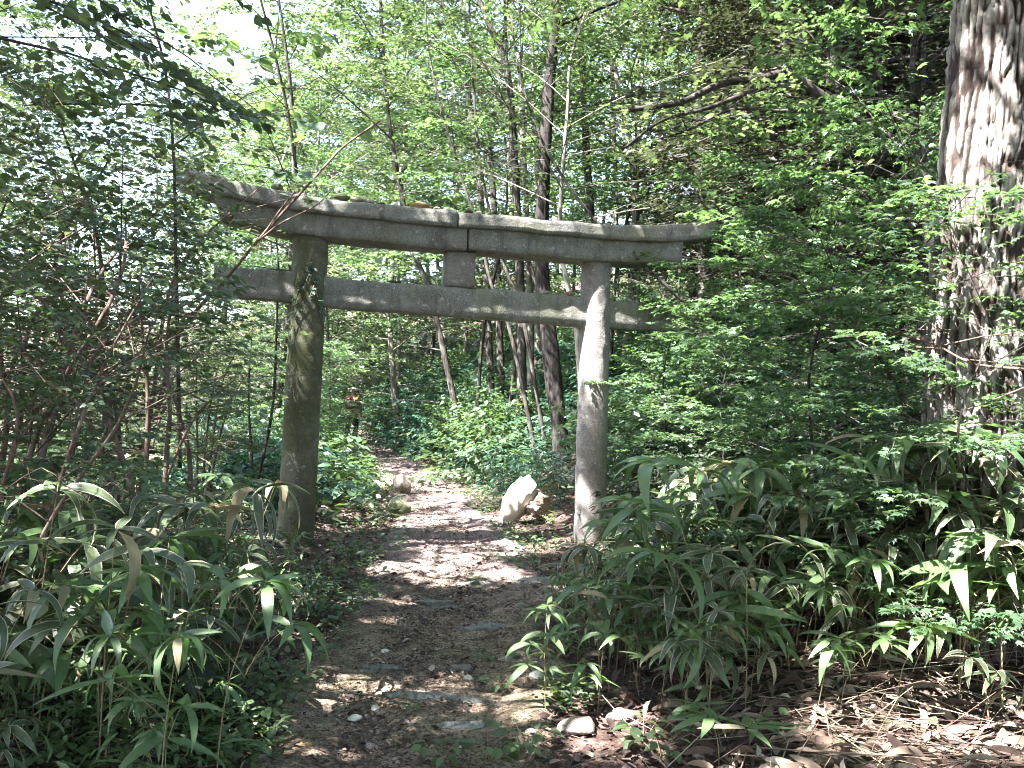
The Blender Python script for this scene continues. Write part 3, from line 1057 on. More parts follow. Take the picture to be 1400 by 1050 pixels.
WOODS = 'trees of the wood behind the gate'
px_tree('forest_tree', 'dark rough trunk standing just left of the right pillar beyond the gate', [(770, 668), (766, 600), (757, 520), (748, 440), (741, 360), (742, 260), (748, 160), (754, 80), (762, 0)],
        16, 26, 15, 'bark_black', 'leaf_green', 401, WOODS, nl=16, nb=7, ntw=6, k=10, limb=3.6, h0=.55, leaf=.10, tmpl=LEAF_FAR, sides=20, segs=70, rough=.16)
T = [  # label, pts, Y, w, height, bark, leaf, crown start
    ('straight pale brown trunk right of the dark central trunk', [(808, 330), (803, 230), (797, 120), (792, 0)], 20, 14, 15, 'bark_dark', 'leaf_far', .45),
    ('dark leaning trunk meeting the canopy left of the central trunk', [(712, 420), (705, 250), (694, 100), (676, 50), (656, 0)], 19, 14, 14, 'bark_dark', 'leaf_far', .5),
    ('slim forked looking grey trunk touching the dark leaning trunk', [(724, 400), (716, 220), (711, 95), (700, 50), (690, -5)], 22, 10, 15, 'bark_grey', 'leaf_olive', .5),
    ('thin dark trunk leaning left above the strut, the leftmost of its pair', [(660, 300), (640, 130), (620, 50), (603, 0)], 25, 10, 16, 'bark_dark', 'leaf_olive', .45),
    ('thin dark trunk leaning left above the strut, the right one of its pair', [(676, 290), (660, 130), (644, 50), (630, 0)], 25, 10, 16, 'bark_dark', 'leaf_far', .5),
    ('pale slim trunk rising behind the dark central trunk', [(735, 300), (728, 90), (725, 0)], 27, 10, 17, 'bark_grey', 'leaf_olive', .5),
    ('slim grey trunk between the pale brown trunk and the right lintel arm', [(842, 300), (836, 80), (832, 0)], 26, 9, 15, 'bark_grey', 'leaf_far', .5),
    ('thin trunk leaning left under the lintel right of the strut', [(698, 455), (672, 390), (656, 320), (630, 240), (598, 130)], 17, 6, 10, 'bark_dark', 'leaf_far', .5),
    ('second thin trunk leaning left under the lintel, nearer the dark central trunk', [(716, 440), (692, 370), (672, 300), (655, 210), (645, 80)], 17.5, 6, 11, 'bark_dark', 'leaf_far', .55),
    ('short brown trunk seen under the lintel beside the dark central trunk', [(745, 430), (722, 355), (708, 280), (698, 170), (692, 60)], 18, 8, 11, 'bark_dark', 'leaf_olive', .55),
    ('slender trunk between the left pillar and the strut', [(588, 400), (573, 365), (556, 300), (530, 150), (520, 0)], 20, 9, 12, 'bark_dark', 'leaf_far', .4),
    ('dark trunk far right of the lintel end, darkest in the thicket', [(962, 330), (957, 240), (955, 150), (960, 60), (962, 0)], 17, 21, 15, 'bark_dark', 'leaf_olive', .45),
    ('pale whitish slim trunk just right of the right pillar above the lintel', [(872, 330), (871, 250), (874, 180), (880, 60)], 25, 8, 13, 'bark_grey', 'leaf_far', .5),
    ('whitish pole like trunk halfway along the right lintel arm', [(907, 320), (904, 260), (902, 190), (906, 60)], 27, 7, 14, 'bark_grey', 'leaf_far', .5),
    ('whitish pole like trunk above the tip of the right lintel arm', [(930, 320), (927, 250), (928, 160), (934, 20)], 29, 7, 15, 'bark_grey', 'leaf_olive', .5),
    ('crooked pale sapling right behind the dark central trunk', [(790, 470), (783, 420), (772, 372), (765, 330), (768, 250), (776, 150)], 14.5, 9, 8, 'bark_grey', 'leaf_far', .55),
    ('dark pole leaning left behind the right pillar', [(965, 450), (908, 388), (858, 345), (812, 300), (775, 250), (740, 190)], 13.5, 7, 6.5, 'bark_dark', 'leaf_far', .6),
]
for i, (lab, pts, Y, w, h, bk, lf, h0) in enumerate(T):
    px_tree('forest_tree', lab, pts, Y, w, h, bk, lf, 410 + i, WOODS, nl=12, nb=6, ntw=5, k=9, limb=2.6 if Y < 22 else 3.0, h0=h0, leaf=.10 if Y < 22 else .12, twigs=False, segs=36)
CED = [  # dark evergreens, upper right
    ('dark evergreen trunk nearest the large furrowed trunk', [(1262, 380), (1258, 250), (1255, 120), (1256, 0)], 12.5, 34, 13),
    ('slim dark evergreen second from the large furrowed trunk', [(1205, 360), (1202, 220), (1200, 100), (1204, 0)], 14, 18, 13),
    ('dark evergreen over the bent bough', [(1150, 330), (1150, 200), (1148, 90), (1152, 0)], 15, 16, 14),
    ('dark evergreen with the broadest trunk behind the bent bough', [(1128, 320), (1126, 200), (1124, 100), (1124, 0)], 17, 24, 15),
    ('slim dark evergreen left of the bent bough bend', [(1068, 320), (1066, 200), (1068, 90), (1070, 0)], 17, 13, 15),
    ('slim dark evergreen between the bent bough and the lintel tip', [(1012, 320), (1012, 200), (1014, 90), (1018, 0)], 19, 13, 15),
    ('farthest dark evergreen high on the right slope', [(1100, 260), (1098, 160), (1099, 60), (1100, 0)], 21, 14, 15),
    ('dark evergreen half hidden by the large furrowed trunk', [(1300, 360), (1298, 230), (1296, 100), (1297, 0)], 15, 24, 14),
]
for i, (lab, pts, Y, w, h) in enumerate(CED):
    px_tree('evergreen_tree', lab, pts, Y, w, h, 'bark_dark', 'leaf_cedar', 440 + i, 'dark evergreens on the right slope', nl=46, nb=10, ntw=6, k=10, limb=2.5, elev=.05, h0=.12,
            leaf=.10, prof='cone', tilt=.6, twigs=False, segs=40)


# ------------------------------------------------------------------ the large furrowed trunk
def big_tree():
    pts = [(1352, 720), (1350, 560), (1352, 420), (1360, 250), (1372, 80), (1382, -120)]
    Y = 5.6
    P = np.array([at(px, py, Y) for px, py in pts])
    P[0][2] = gz(P[0][0], P[0][1]) - .25
    up = norm(P[-1] - P[-2])
    P = np.vstack([P, P[-1] + up * 3, P[-1] + up * 7 + np.array([-.3, 0, 0]), P[-1] + up * 10 + np.array([-.4, .3, 0])])
    R = np.array([.45, .375, .355, .34, .33, .31, .26, .17, .08])
    base = P[0].copy()
    base[2] += .25
    P = P - base
    Q, RR = resample(P, R, 620)
    sides = 260
    T_ = norm(np.gradient(Q, axis=0))
    X = norm(np.cross(T_, np.array([1., 0, 0])))
    Yv = np.cross(T_, X)
    a = np.arange(sides) * 2 * PI / sides
    zz = Q[:, 2][:, None]
    ca, sa = np.cos(a)[None, :], np.sin(a)[None, :]
    wob = .7 * fbm(ca * 2, sa * 2, zz * 1.6, 71, 4)
    # ridged bark: long vertical plates split by furrows
    n1 = 1 - np.abs(vnoise(ca * 7.6 + wob, sa * 7.6 + .5 * wob, zz * 2.3, 73)) * 2.3
    n2 = 1 - np.abs(vnoise(ca * 15 + wob, sa * 15 - wob, zz * 8.0, 74)) * 2.0
    n3 = fbm(ca * 22, sa * 22, zz * 9, 75, 4)
    n4 = fbm(ca * 40, sa * 40, zz * 34, 77, 2)
    fur = np.clip(n1, 0, 1) ** 2.0 * .75 + np.clip(n2, 0, 1) ** 2 * .5
    disp = -.048 * fur + .008 * n3 + .004 * n4
    fl = .12 * np.exp(-np.maximum(zz, 0) / .35) * (1 + .5 * np.sin(a * 5)[None, :])
    rr = RR[:, None] * (1 + .05 * vnoise(ca * 1.5, sa * 1.5, zz * .4, 76)) + disp + fl
    V = Q[:, None, :] + rr[:, :, None] * (ca[..., None] * X[:, None, :] + sa[..., None] * Yv[:, None, :])
    n = len(Q)
    i, j = np.meshgrid(np.arange(n - 1), np.arange(sides), indexing='ij')
    jj = (j + 1) % sides
    q = np.stack([i * sides + j, i * sides + jj, (i + 1) * sides + jj, (i + 1) * sides + j], -1).reshape(-1, 4)
    uv = np.stack([np.clip(fur, 0, 1.2).ravel(), (n3 * .5 + .5).ravel()], -1)
    tm = MB()
    tm.add(V.reshape(-1, 3), q.ravel(), np.full(len(q), 4), uv)
    m, t, out = nt('bark_furrowed')
    tc = t.nodes.new('ShaderNodeTexCoord')
    sp = t.nodes.new('ShaderNodeSeparateXYZ')
    t.links.new(tc.outputs['UV'], sp.inputs[0])
    nz = noise(t, 9, 6, .7, (1, 1, .6))
    col = ramp(t, nz, [(.35, (.11, .092, .083)), (.52, (.20, .182, .168)), (.66, (.30, .28, .26))])
    col = mixc(t, ramp(t, noise(t, 4, 5, .7), [(.54, (0, 0, 0)), (.64, (.5, .5, .5))]), col, (.42, .42, .37))
    col = mixc(t, ramp(t, sp.outputs[0], [(.22, (0, 0, 0)), (.55, (1, 1, 1))]), col, (.05, .037, .033))
    h = noise(t, 45, 4, .7, (1, 1, .5))
    t.links.new(pbsdf(t, col, .92, .15, bump(t, h, .8, .015)), out.inputs[0])
    rng = np.random.default_rng(72)
    S1, r1 = trunk_limbs(P, R, .66, 30, 5.6, .25, rng, 'round')
    r1 = np.clip(r1 * .4, .03, .14)
    wood(tm, S1, r1, r1 * .3, 5, 7)
    S2 = grow(S1, 9, (.18, 1), .5, .8, rng, .25)
    S2, r2_ = pruned(S2, base, np.repeat(r1, 9))
    wood(tm, S2, r2_ * .3, r2_ * .1, 2, 4)
    S3 = grow(S2, 7, (.2, 1), .48, .75, rng, .22)
    S3, _ = pruned(S3, base, S3[2])
    cm = MB()
    leaves(cm, S3, 13, .125, LEAF_FAR, rng, .4, world=base)
    t_ = thing('furrowed_tree', 'massive old tree with deeply furrowed pale lichen bark beside the bamboo', 'tree', base)
    obj('trunk', tm, m, t_, smooth=True)
    obj('crown', cm, M['leaf_green'], t_)


big_tree()

for i, (x, y, h, sd) in enumerate([(-5.0, 5.8, 8.3, 1), (-4.2, 3.6, 6.6, 3)]):
    z = gz(x, y)
    P = np.array([(x, y, z - .2), (x + .15, y, z + h * .35), (x + .5, y + .1, z + h * .7), (x + .8, y + .2, z + h)])
    b_, tm, cm = build_tree('overhanging_tree', P, np.array([.09, .075, .05, .012]), 470 + sd, 'bark_dark', 'leaf_olive', nl=26, nb=8, ntw=7, k=10, limb=2.5, h0=.44, leaf=.078, tmpl=LEAF, elev=.06, zj=.34, tilt=.7, droop=.3, ratio_r=.25, tr=.42)
    put_tree('overhanging_tree', ['small leafed tree leaning in over the upper left of the gate', 'small leafed tree overhanging the left bank close to the camera'][i], 'tree', b_, tm, cm,
             'bark_dark', 'leaf_olive', 'small leafed trees overhanging the left bank')

# unseen trees added beside and behind the photographer so their crowns shade the path
for i, (x, y, h, s) in enumerate([(-6.2, 3.0, 13, 1), (-7.5, 8.5, 14, 2), (-4.8, -2.5, 13, 3), (-5.0, 7.4, 14, 6), (2.6, -3.2, 14, 7), (-1.6, -5.5, 14, 8), (6.4, 1.0, 14, 9), (7.4, 7.0, 15, 10), (-3.4, 1.0, 12, 11), (-5.4, .6, 13, 14), (5.3, 9.6, 15, 12)]):
    z = gz(x, y)
    P = np.array([(x, y, z - .2), (x + .1, y, z + h * .4), (x + .3, y + .1, z + h * .7), (x + .3, y + .2, z + h)])
    b_, tm, cm = build_tree('canopy_tree', P, np.array([.2, .16, .1, .03]), 480 + s, 'bark_grey', 'leaf_green', nl=32, nb=9, ntw=6, k=14, limb=4.4, h0=.44, leaf=.135, elev=.2, twigs=False, prune=True, ratio_r=.32)
    put_tree('canopy_tree', ['tall leafy tree overhanging the left shrubs near the camera', 'tall leafy tree beyond the left shrubs', 'tall leafy tree behind the left verge',
                             'tall leafy tree over the left arm of the gate', 'tall leafy tree behind the photographer on the right', 'tall leafy tree behind the photographer on the path', 'tall leafy tree right of the furrowed trunk', 'tall leafy tree upslope behind the furrowed trunk', 'slimmer leafy tree close by the lower left bamboo', 'tall leafy tree left of the photographer', 'tall leafy tree hidden behind the furrowed trunk'][i], 'tree', b_, tm, cm, 'bark_grey', 'leaf_green', 'tall trees on the left side')

# ================================================================== COPIED KINDS
PROTO = {}
ORD = ['nearest', 'second', 'third', 'fourth', 'fifth', 'sixth', 'seventh', 'eighth', 'ninth', 'tenth', 'eleventh', 'twelfth', 'thirteenth', 'fourteenth',
       'fifteenth', 'sixteenth', 'seventeenth', 'eighteenth', 'nineteenth', 'twentieth']


def inst(key, loc, rz, sc, label, group, tilt=(0, 0)):
    root, used = PROTO[key]
    o = root if not used else copy_tree(root)
    PROTO[key] = (root, True)
    o.location = loc
    o.rotation_euler = (tilt[0], tilt[1], rz)
    o.scale = (sc, sc, sc) if np.isscalar(sc) else sc
    o['label'] = label
    o['group'] = group
    return o


def thin(o, k):
    """give a placed plant foliage of its own, with the canopy's gaps left open"""
    mw = Matrix.LocRotScale(o.location, o.rotation_euler, o.scale)
    for ch in o.children:
        if ch.name.split('.')[0] not in ('foliage', 'crown'):
            continue
        me = ch.data
        v = np.empty(len(me.vertices) * 3)
        me.vertices.foreach_get('co', v)
        v = v.reshape(-1, 3)
        m4 = np.array(mw)
        c = v.reshape(-1, k, 3).mean(1) @ m4[:3, :3].T + m4[:3, 3]
        keep = shade_keep(c, k == 9)
        l = np.empty(len(me.loops), np.int32)
        me.loops.foreach_get('vertex_index', l)
        t = np.empty(len(me.polygons), np.int32)
        me.polygons.foreach_get('loop_total', t)
        lk = keep[l // k]
        tk = keep[l[np.concatenate([[0], np.cumsum(t)[:-1]])] // k]
        new = np.cumsum(np.repeat(keep, k)) - 1
        mb = MB()
        mb.add(v[np.repeat(keep, k)], new[l[lk]], t[tk])
        nm = mb.mesh(ch.name.split('.')[0])
        nm.materials.append(me.materials[0])
        ch.data = nm


def proto_tree(key, name, cat, P, R, seed, bark, leafm, **kw):
    b_, tm, cm = build_tree(name, P, R, seed, bark, leafm, gaps=False, **kw)
    PROTO[key] = (put_tree(name, '', cat, (0, 0, 0), tm, cm, bark, leafm), False)


# --- background wood trees
for v in range(4):
    r = np.random.default_rng(500 + v)
    h = 12
    P = np.array([(0, 0, -.3), (r.normal(0, .2), r.normal(0, .2), h * .3), (r.normal(0, .5), r.normal(0, .5), h * .65), (r.normal(0, .6), r.normal(0, .6), h)])
    proto_tree(('far', v), 'slender_tree', 'tree', P, np.array([.08, .065, .045, .012]), 510 + v, ['bark_grey', 'bark_dark', 'bark_dark', 'bark_grey'][v],
               ['leaf_far', 'leaf_olive', 'leaf_far', 'leaf_far'][v], nl=26, nb=7, ntw=6, k=11, limb=2.6, elev=.2, h0=.10, leaf=.125, tmpl=LEAF_FAR, twigs=False, segs=20, tilt=.6, tr=.36, ratio_r=.34)
ANCH = [(-1e9, 120, 'behind the left shrubs'), (120, 290, 'in the bright gap left of the gate'), (290, 400, 'behind the left end of the tie beam'), (400, 520, 'behind the left pillar and the hiker'),
        (520, 640, 'between the left pillar and the strut'), (640, 745, 'between the strut and the dark central trunk'), (745, 840, 'behind the right pillar'),
        (840, 960, 'behind the right lintel arm'), (960, 1120, 'above the maple saplings'), (1120, 1e9, 'behind the large furrowed trunk')]


def anchor(px):
    return next(a for lo, hi, a in ANCH if lo <= px < hi)


def project(p):
    q = R3.T @ (np.asarray(p, float) - EYE)
    return W / 2 + F * q[0] / -q[2], H / 2 - F * q[1] / -q[2]


FAR = []
for px, Y in [(-70, 17), (-40, 22), (372, 20), (352, 40), (430, 26), (462, 37), (552, 26), (585, 38), (700, 33),
              (775, 36), (858, 22), (905, 34), (940, 24), (985, 32), (1170, 34), (180, 42), (280, 46),
              (400, 48), (500, 50), (620, 48), (720, 46), (440, 60), (540, 64), (340, 62), (470, 44), (515, 41), (575, 46), (640, 36), (690, 40), (760, 45), (820, 42), (605, 33), (540, 30), (300, 50), (395, 41), (450, 50), (640, 60), (1000, 38), (880, 42), (60, 28), (20, 44), (380, 30), (410, 38), (100, 60), (-60, 34), (220, 60)]:
    p = at(px + RNG.normal(0, 5), 560, Y)
    FAR.append((px, Y, p))
cnt = {}
for px, Y, p in sorted(FAR, key=lambda q: q[1]):
    a = anchor(px)
    k = cnt.get(a, 0)
    cnt[a] = k + 1
    v = int(RNG.integers(0, 4))
    s = RNG.uniform(.85, 1.25) * (1.0 if Y < 40 else 1.25)
    inst(('far', v), (p[0], p[1], gz(p[0], p[1]) - .1), RNG.uniform(0, 6.28), (s * 1.1, s * 1.1, s), f'{ORD[k]} of the {["grey", "dark", "dark barked", "pale leaved"][v]} slender trees {a}', 'slender trees of the far wood')

# --- evergreens filling the right slope
P = np.array([(0, 0, -.3), (.1, 0, 4.5), (.1, .1, 9), (0, .1, 13)])
proto_tree(('cedar', 0), 'evergreen_tree', 'tree', P, np.array([.12, .10, .07, .015]), 525, 'bark_dark', 'leaf_cedar', nl=46, nb=9, ntw=6, k=10, limb=2.6, elev=.05, h0=.08,
           leaf=.115, prof='cone', tilt=.6, twigs=False, segs=24)
for i, (px, Y) in enumerate([(1010, 24), (1080, 25), (1150, 22), (1225, 19), (1290, 20), (1340, 17), (1180, 28), (1270, 27), (1050, 31), (965, 29), (1185, 14.5), (1120, 13.5), (1250, 16)]):
    p = at(px, 500, Y)
    inst(('cedar', 0), (p[0], p[1], gz(p[0], p[1])), i * 1.7, RNG.uniform(.95, 1.2), f'{ORD[i]} evergreen from the front in the dark stand high behind the bent bough', 'dark evergreens of the upper right slope')
# --- unseen trees added around the photographer to close off sky light
for i, (x, y) in enumerate([(-3.5, -7.5), (.5, -9), (4.5, -7.5), (8, -4), (-7.5, -6), (-9.5, -2), (9.5, 0), (10, 4.5), (-1.5, -12), (3, -13), (-6, -11), (7.5, -10)]):
    inst(('far', i % 4), (x, y, gz(x, y) - .1), i * 2.1, (1.5, 1.5, 1.05), f'{ORD[i]} slender tree of the ring standing behind the photographer', 'slender trees behind the photographer')

# --- understory shrubs with layered maple-like sprays
for v in range(3):
    r = np.random.default_rng(530 + v)
    P = np.array([(0, 0, -.15), (r.normal(0, .1), r.normal(0, .1), 1.0), (r.normal(0, .25), r.normal(0, .25), 2.2), (r.normal(0, .35), r.normal(0, .35), 3.3)])
    proto_tree(('maple', v), 'maple_sapling', 'sapling', P, np.array([.026, .02, .013, .005]), 540 + v, 'bark_dark', 'leaf_maple', nl=22, nb=6, ntw=5, k=8, limb=1.45, elev=.12, h0=.12,
               leaf=.082, tmpl=MAPLE, tilt=.42, sides=7, segs=18, zj=.20, rough=.05, flare=.1, prof='flat', ratio_r=.38)
for v in range(2):
    r = np.random.default_rng(560 + v)
    P = np.array([(0, 0, -.2), (r.normal(0, .15), r.normal(0, .1), 2.2), (r.normal(0, .3), r.normal(0, .25), 4.6), (r.normal(0, .35), r.normal(0, .35), 7.2)])
    proto_tree(('mapletree', v), 'maple_tree', 'tree', P, np.array([.04, .035, .025, .01]), 565 + v, 'bark_dark', 'leaf_maple', nl=22, nb=7, ntw=5, k=7, limb=2.0, elev=.10, h0=.46,
               leaf=.088, tmpl=MAPLE_LO, tilt=.42, sides=7, segs=18, zj=.2, rough=.05, flare=.1, prof='flat', ratio_r=.38, twigs=False)
THIN = []
MG = 'maple saplings with layered sprays'
for i, (px, Y, s, lab) in enumerate([
        (1230, 7.2, (.78, .78, 1.12), 'tallest layered maple sapling in front of the bent bough'),
        (1175, 8.4, (.70, .70, 1.08), 'layered maple sapling between the tie beam end and the large trunk'),
        (985, 9.7, (.55, .55, .60), 'low layered maple sapling touching the end of the tie beam'),
        (1120, 6.3, .72, 'small maple sapling just above the bamboo in the middle of the right bank'),
        (1265, 5.9, .80, 'maple sapling leaning across the foot of the large furrowed trunk'),
        (905, 11.5, .72, 'maple sapling behind the right pillar under the tie beam end'),
        (1030, 12.5, 1.1, 'far maple sapling above the tip of the right lintel arm'),
        (1010, 10.8, .8, 'maple sapling in the deep shade under the bent bough'),
        (690, 20.5, 1.25, 'bright green maple rising behind the strut'),
        (830, 21.0, 1.25, 'bright green maple beside the dark central trunk'),
        (1330, 4.9, .55, 'little maple sapling in front of the large furrowed trunk'),
        (650, 20, 1.2, 'maple over the path bend behind the gate'),
        (452, 21.0, .85, 'yellow green maple over the left side of the path before the hiker'),
        (418, 24.5, 1.1, 'small maple on the path side left of the hiker'),
        (449, 27.0, .5, 'knee high maple sapling half hiding the hiker'),
        (405, 14.5, .62, 'bright maple sapling closing in on the path just past the left pillar'),
        (392, 18.5, .8, 'maple sapling on the left verge midway to the hiker')]):
    p = at(px, 640, Y)
    o = inst(('mapletree', i % 2) if 8 <= i <= 9 or i in (11, 12, 13) else ('maple', i % 3), (p[0], p[1], gz(p[0], p[1])), i * 2.2 + .4, s, lab, MG, (.05 * math.sin(i * 3), .05 * math.cos(i * 5)))
    if i < 8:
        THIN.append((o, len(MAPLE[0])))

# --- left shrubs: slender bare stems with small backlit leaves
for v in range(3):
    r = np.random.default_rng(550 + v)
    t_ = thing('leafy_shrub', '', 'shrub')
    tm, cm = MB(), MB()
    for k in range(4):
        a = r.uniform(0, 6.28)
        o = np.array([math.cos(a), math.sin(a), 0]) * .12
        ln = r.uniform(.4, 1.0)
        h = r.uniform(2.8, 4.4)
        P = np.array([o + (0, 0, -.1), o + np.array([math.cos(a) * .2 * ln, math.sin(a) * .2 * ln, h * .4]), o + np.array([math.cos(a) * .6 * ln + r.normal(0, .15), math.sin(a) * .6 * ln, h * .75]),
                      o + np.array([math.cos(a) * 1.3 * ln, math.sin(a) * 1.3 * ln, h])])
        R = np.array([.022, .018, .013, .005])
        P2, R2 = tube(tm, P, R, 7, 18, .06, 2, v * 9 + k)
        S1, r1 = trunk_limbs(P2, R2, .30, 9, 1.15, .45, r, 'flat')
        r1 = np.clip(r1 * .5, .003, .01)
        wood(tm, S1, r1, r1 * .4, 3, 5)
        S2 = grow(S1, 5, (.2, 1), .5, .9, r, .45)
        wood(tm, S2, .0026, .0013, 2, 3)
        S3 = grow(S2, 3, (.2, 1), .55, .9, r, .5)
        wood(tm, S3, .0014, .0008, 1, 3)
        leaves(cm, S3, 7, .062, LEAF, r, .7, droop=.3)
        leaves(cm, S2, 7, .07, LEAF, r, .7, droop=.3)
    obj('stems', tm, M['stem'], t_, smooth=True).name = 'stem'
    obj('foliage', cm, M['leaf_olive' if v != 1 else 'leaf_green'], t_)
    PROTO[('shrub', v)] = (t_, False)
LG = 'leafy shrubs on the left bank'
for i, (x, y, s, lab) in enumerate([
        (-3.1, 5.4, 1.05, 'leafy shrub with bare reddish stems nearest the camera on the left bank'),
        (-3.9, 6.4, 1.15, 'tall leafy shrub at the left edge of the view'),
        (-3.95, 7.1, .9, 'leafy shrub left of the tie beam end with arching stems'),
        (-3.6, 8.2, 1.2, 'leafy shrub behind the reddish stems on the left'),
        (-4.9, 7.8, 1.25, 'dense leafy shrub against the bright gap at far left'),
        (-3.9, 11.2, .85, 'leafy shrub just behind the left pillar'),
        (-5.3, 11.9, 1.0, 'leafy shrub behind the left end of the tie beam'),
        (-5.9, 10.2, 1.25, 'leafy shrub in the bright gap far beyond the reddish stems'),
        (-5.6, 16.5, .8, 'leafy shrub on the left verge of the path before the hiker'),
        (-6.3, 14.5, 1.2, 'sunlit leafy shrub in the bright gap behind the tie beam end'),
        (-2.35, 4.2, .62, 'low leafy shrub above the pale edged bamboo on the left')]):
    THIN.append((inst(('shrub', i % 3), (x, y, gz(x, y)), RNG.uniform(0, 6.28), (s, s, s * (.66 if i not in (5, 8, 10) else .8)), lab, LG, (RNG.normal(0, .05), RNG.normal(0, .05))), 9))

for o, k in THIN:
    thin(o, k)

# --- undergrowth bushes on the slope behind the gate
for v in range(4):
    r = np.random.default_rng(570 + v)
    t_ = thing('undergrowth_bush', '', 'bush')
    tm, cm = MB(), MB()
    n = 26
    a = np.arange(n) * 2.4 + r.normal(0, .3, n)
    e = r.uniform(.35, 1.35, n)
    D = np.stack([np.cos(a) * np.cos(e), np.sin(a) * np.cos(e), np.sin(e)], 1)
    S1 = (D * .04, D, r.uniform(.6, 1.25, n), r.uniform(.15, .5, n))
    wood(tm, S1, .006, .002, 3, 3)
    S2 = grow(S1, 6, (.3, 1), .38, .8, r, .2)
    leaves(cm, S2, 9, .105, LEAF_FAR if v else LEAF, r, .4, droop=.3)
    obj('stem', tm, M['stem'], t_)
    obj('foliage', cm, M[['leaf_teal', 'leaf_green', 'leaf_maple', 'leaf_dark'][v]], t_)
    PROTO[('bush', v)] = (t_, False)
BG = 'bushes covering the slope behind the gate'
r = np.random.default_rng(580)
spots = []
for k in range(4000):
    y = r.uniform(11.5, 38)
    x = pc(y) + pw(y) / 2 + .45 + abs(r.normal(0, 1)) * 3.2 if r.random() < .74 else pc(y) - pw(y) / 2 - .5 - abs(r.normal(0, 1)) * 2.6
    if all((x - a) ** 2 + (y - b) ** 2 > (.85 + .012 * y) ** 2 for a, b in spots):
        px, py = project((x, y, gz(x, y) + .6))
        if -80 < px < 1250 and not (640 < px < 855 and y < 17) and not (430 < px < 540 and y < 30 and x < pc(y) + 1.6):
            spots.append((x, y))
    if len(spots) > 120:
        break
cnt = {}
for x, y in sorted(spots, key=lambda q: q[1]):
    px, py = project((x, y, gz(x, y) + .5))
    side = 'on the slope' if x > pc(y) else 'left of the path'
    a = anchor(px)
    v = int(r.integers(0, 3))
    kk = (a, side)
    k = cnt.get(kk, 0)
    cnt[kk] = k + 1
    inst(('bush', v), (x, y, gz(x, y)), r.uniform(0, 6.28), r.uniform(.8, 1.15) * (1 + .35 * (y > 14)), f'{ORD[min(k, 19)]} bush {side} {a}', BG)

# --- bushes on the shaded right bank, between the bamboo and the evergreens
cnt = 0
for px, Y in [(930, 8.6), (1010, 8.8), (1090, 9.0), (1160, 9.4), (1240, 8.4), (1300, 7.6), (980, 10.4), (1070, 11.2), (1150, 11.8), (1220, 11), (1290, 10), (945, 10.6), (1180, 13.5), (1090, 14), (1250, 14), (1000, 14.5), (940, 13)]:
    p = at(px, 600, Y)
    cnt += 1
    inst(('bush', 3), (p[0], p[1], gz(p[0], p[1])), RNG.uniform(0, 6.28), RNG.uniform(.75, 1.1), f'{ORD[cnt - 1]} shaded bush from the right pillar on the bank below the evergreens', 'bushes on the shaded right bank')


# --- dwarf bamboo
def bamboo(v, kind):
    r = np.random.default_rng(600 + v)
    t_ = thing('dwarf_bamboo', '', 'bamboo')
    tm = MB()
    green, dry = MB(), MB()
    h = [.95, .75, 1.05, .55, .85, .65][v % 6]
    a = r.uniform(0, 6.28)
    lean = r.uniform(.08, .28)
    P = np.array([(0, 0, -.08), (lean * .2 * math.cos(a), lean * .2 * math.sin(a), h * .5), (lean * math.cos(a), lean * math.sin(a), h)])
    tube(tm, P, np.array([.004, .0035, .002]), 6, 8)
    heads = [(P[-1], a, int(r.integers(6, 10)), 1.0)]
    for k in range(4 if h > .6 else 2):
        f = r.uniform(.38, .85)
        b0 = P[0] * (1 - f) + P[-1] * f
        aa = a + r.uniform(1, 5)
        ln = r.uniform(.12, .28)
        b1 = b0 + np.array([math.cos(aa) * ln, math.sin(aa) * ln, ln * .8])
        tube(tm, np.array([b0, (b0 + b1) / 2 + (0, 0, .02), b1]), np.array([.0025, .002, .0015]), 5, 4)
        heads.append((b1, aa, int(r.integers(4, 7)), .9))
    for c, aa, n, s in heads:
        az = aa + np.linspace(-2.2, 2.2, n) * r.uniform(.8, 1.2) + r.normal(0, .15, n)
        el = r.uniform(-.35, .45, n)
        d = np.stack([np.cos(az) * np.cos(el), np.sin(az) * np.cos(el), np.sin(el)], 1)
        up = np.stack([r.normal(0, .3, n), r.normal(0, .3, n), np.ones(n)], 1)
        sz = r.uniform(.15, .34, n) * s
        q = c[None, :] - np.array([0, 0, .02]) * r.random((n, 1)) + d * .012
        w = r.integers(0, 4, n)
        isd = r.random(n) < (.05 if kind == 'sasa' else .13)
        for tix in range(4):
            for tgt, mk_ in ((green, ~isd), (dry, isd)):
                m = (w == tix) & mk_
                scatter(tgt, BLADES[tix], q[m], d[m], up[m], sz[m] * (1.25 if tix == 3 else 1))
    obj('culm', tm, M['culm'], t_, smooth=True)
    obj('foliage', green, M[kind], t_, smooth=True)
    if dry.n:
        obj('foliage', dry, M['sasa_dry'], t_, smooth=True)['label'] = 'withered tan leaves'
    PROTO[(kind, v)] = (t_, False)


for v in range(12):
    bamboo(v, 'sasa')
    bamboo(v + 12, 'sasa_edged')
PROTO.update({('sasa_edged', v): PROTO[('sasa_edged', v + 12)] for v in range(12)})

SPOTS = []
RX = [700, 760, 830, 870, 900, 950, 1000, 1100, 1250, 1400, 1700]
RYT = [900, 790, 748, 705, 690, 655, 640, 628, 615, 605, 600]
LX = [-300, 0, 100, 200, 330, 380, 420, 480, 520, 600]
LYT = [540, 560, 600, 640, 655, 715, 770, 860, 950, 1000]


def cap(x, y, s):
    """keep a bamboo as low as its bank shows it"""
    g = gz(x, y)
    px, _ = project((x, y, g + .5))
    lim = np.interp(px, RX, RYT) if x > pc(y) else np.interp(px, LX, LYT)
    zt = at(px, lim, y)[2]
    return min(s, max((zt - g) / .98, .3 if y < 4.8 else 0))




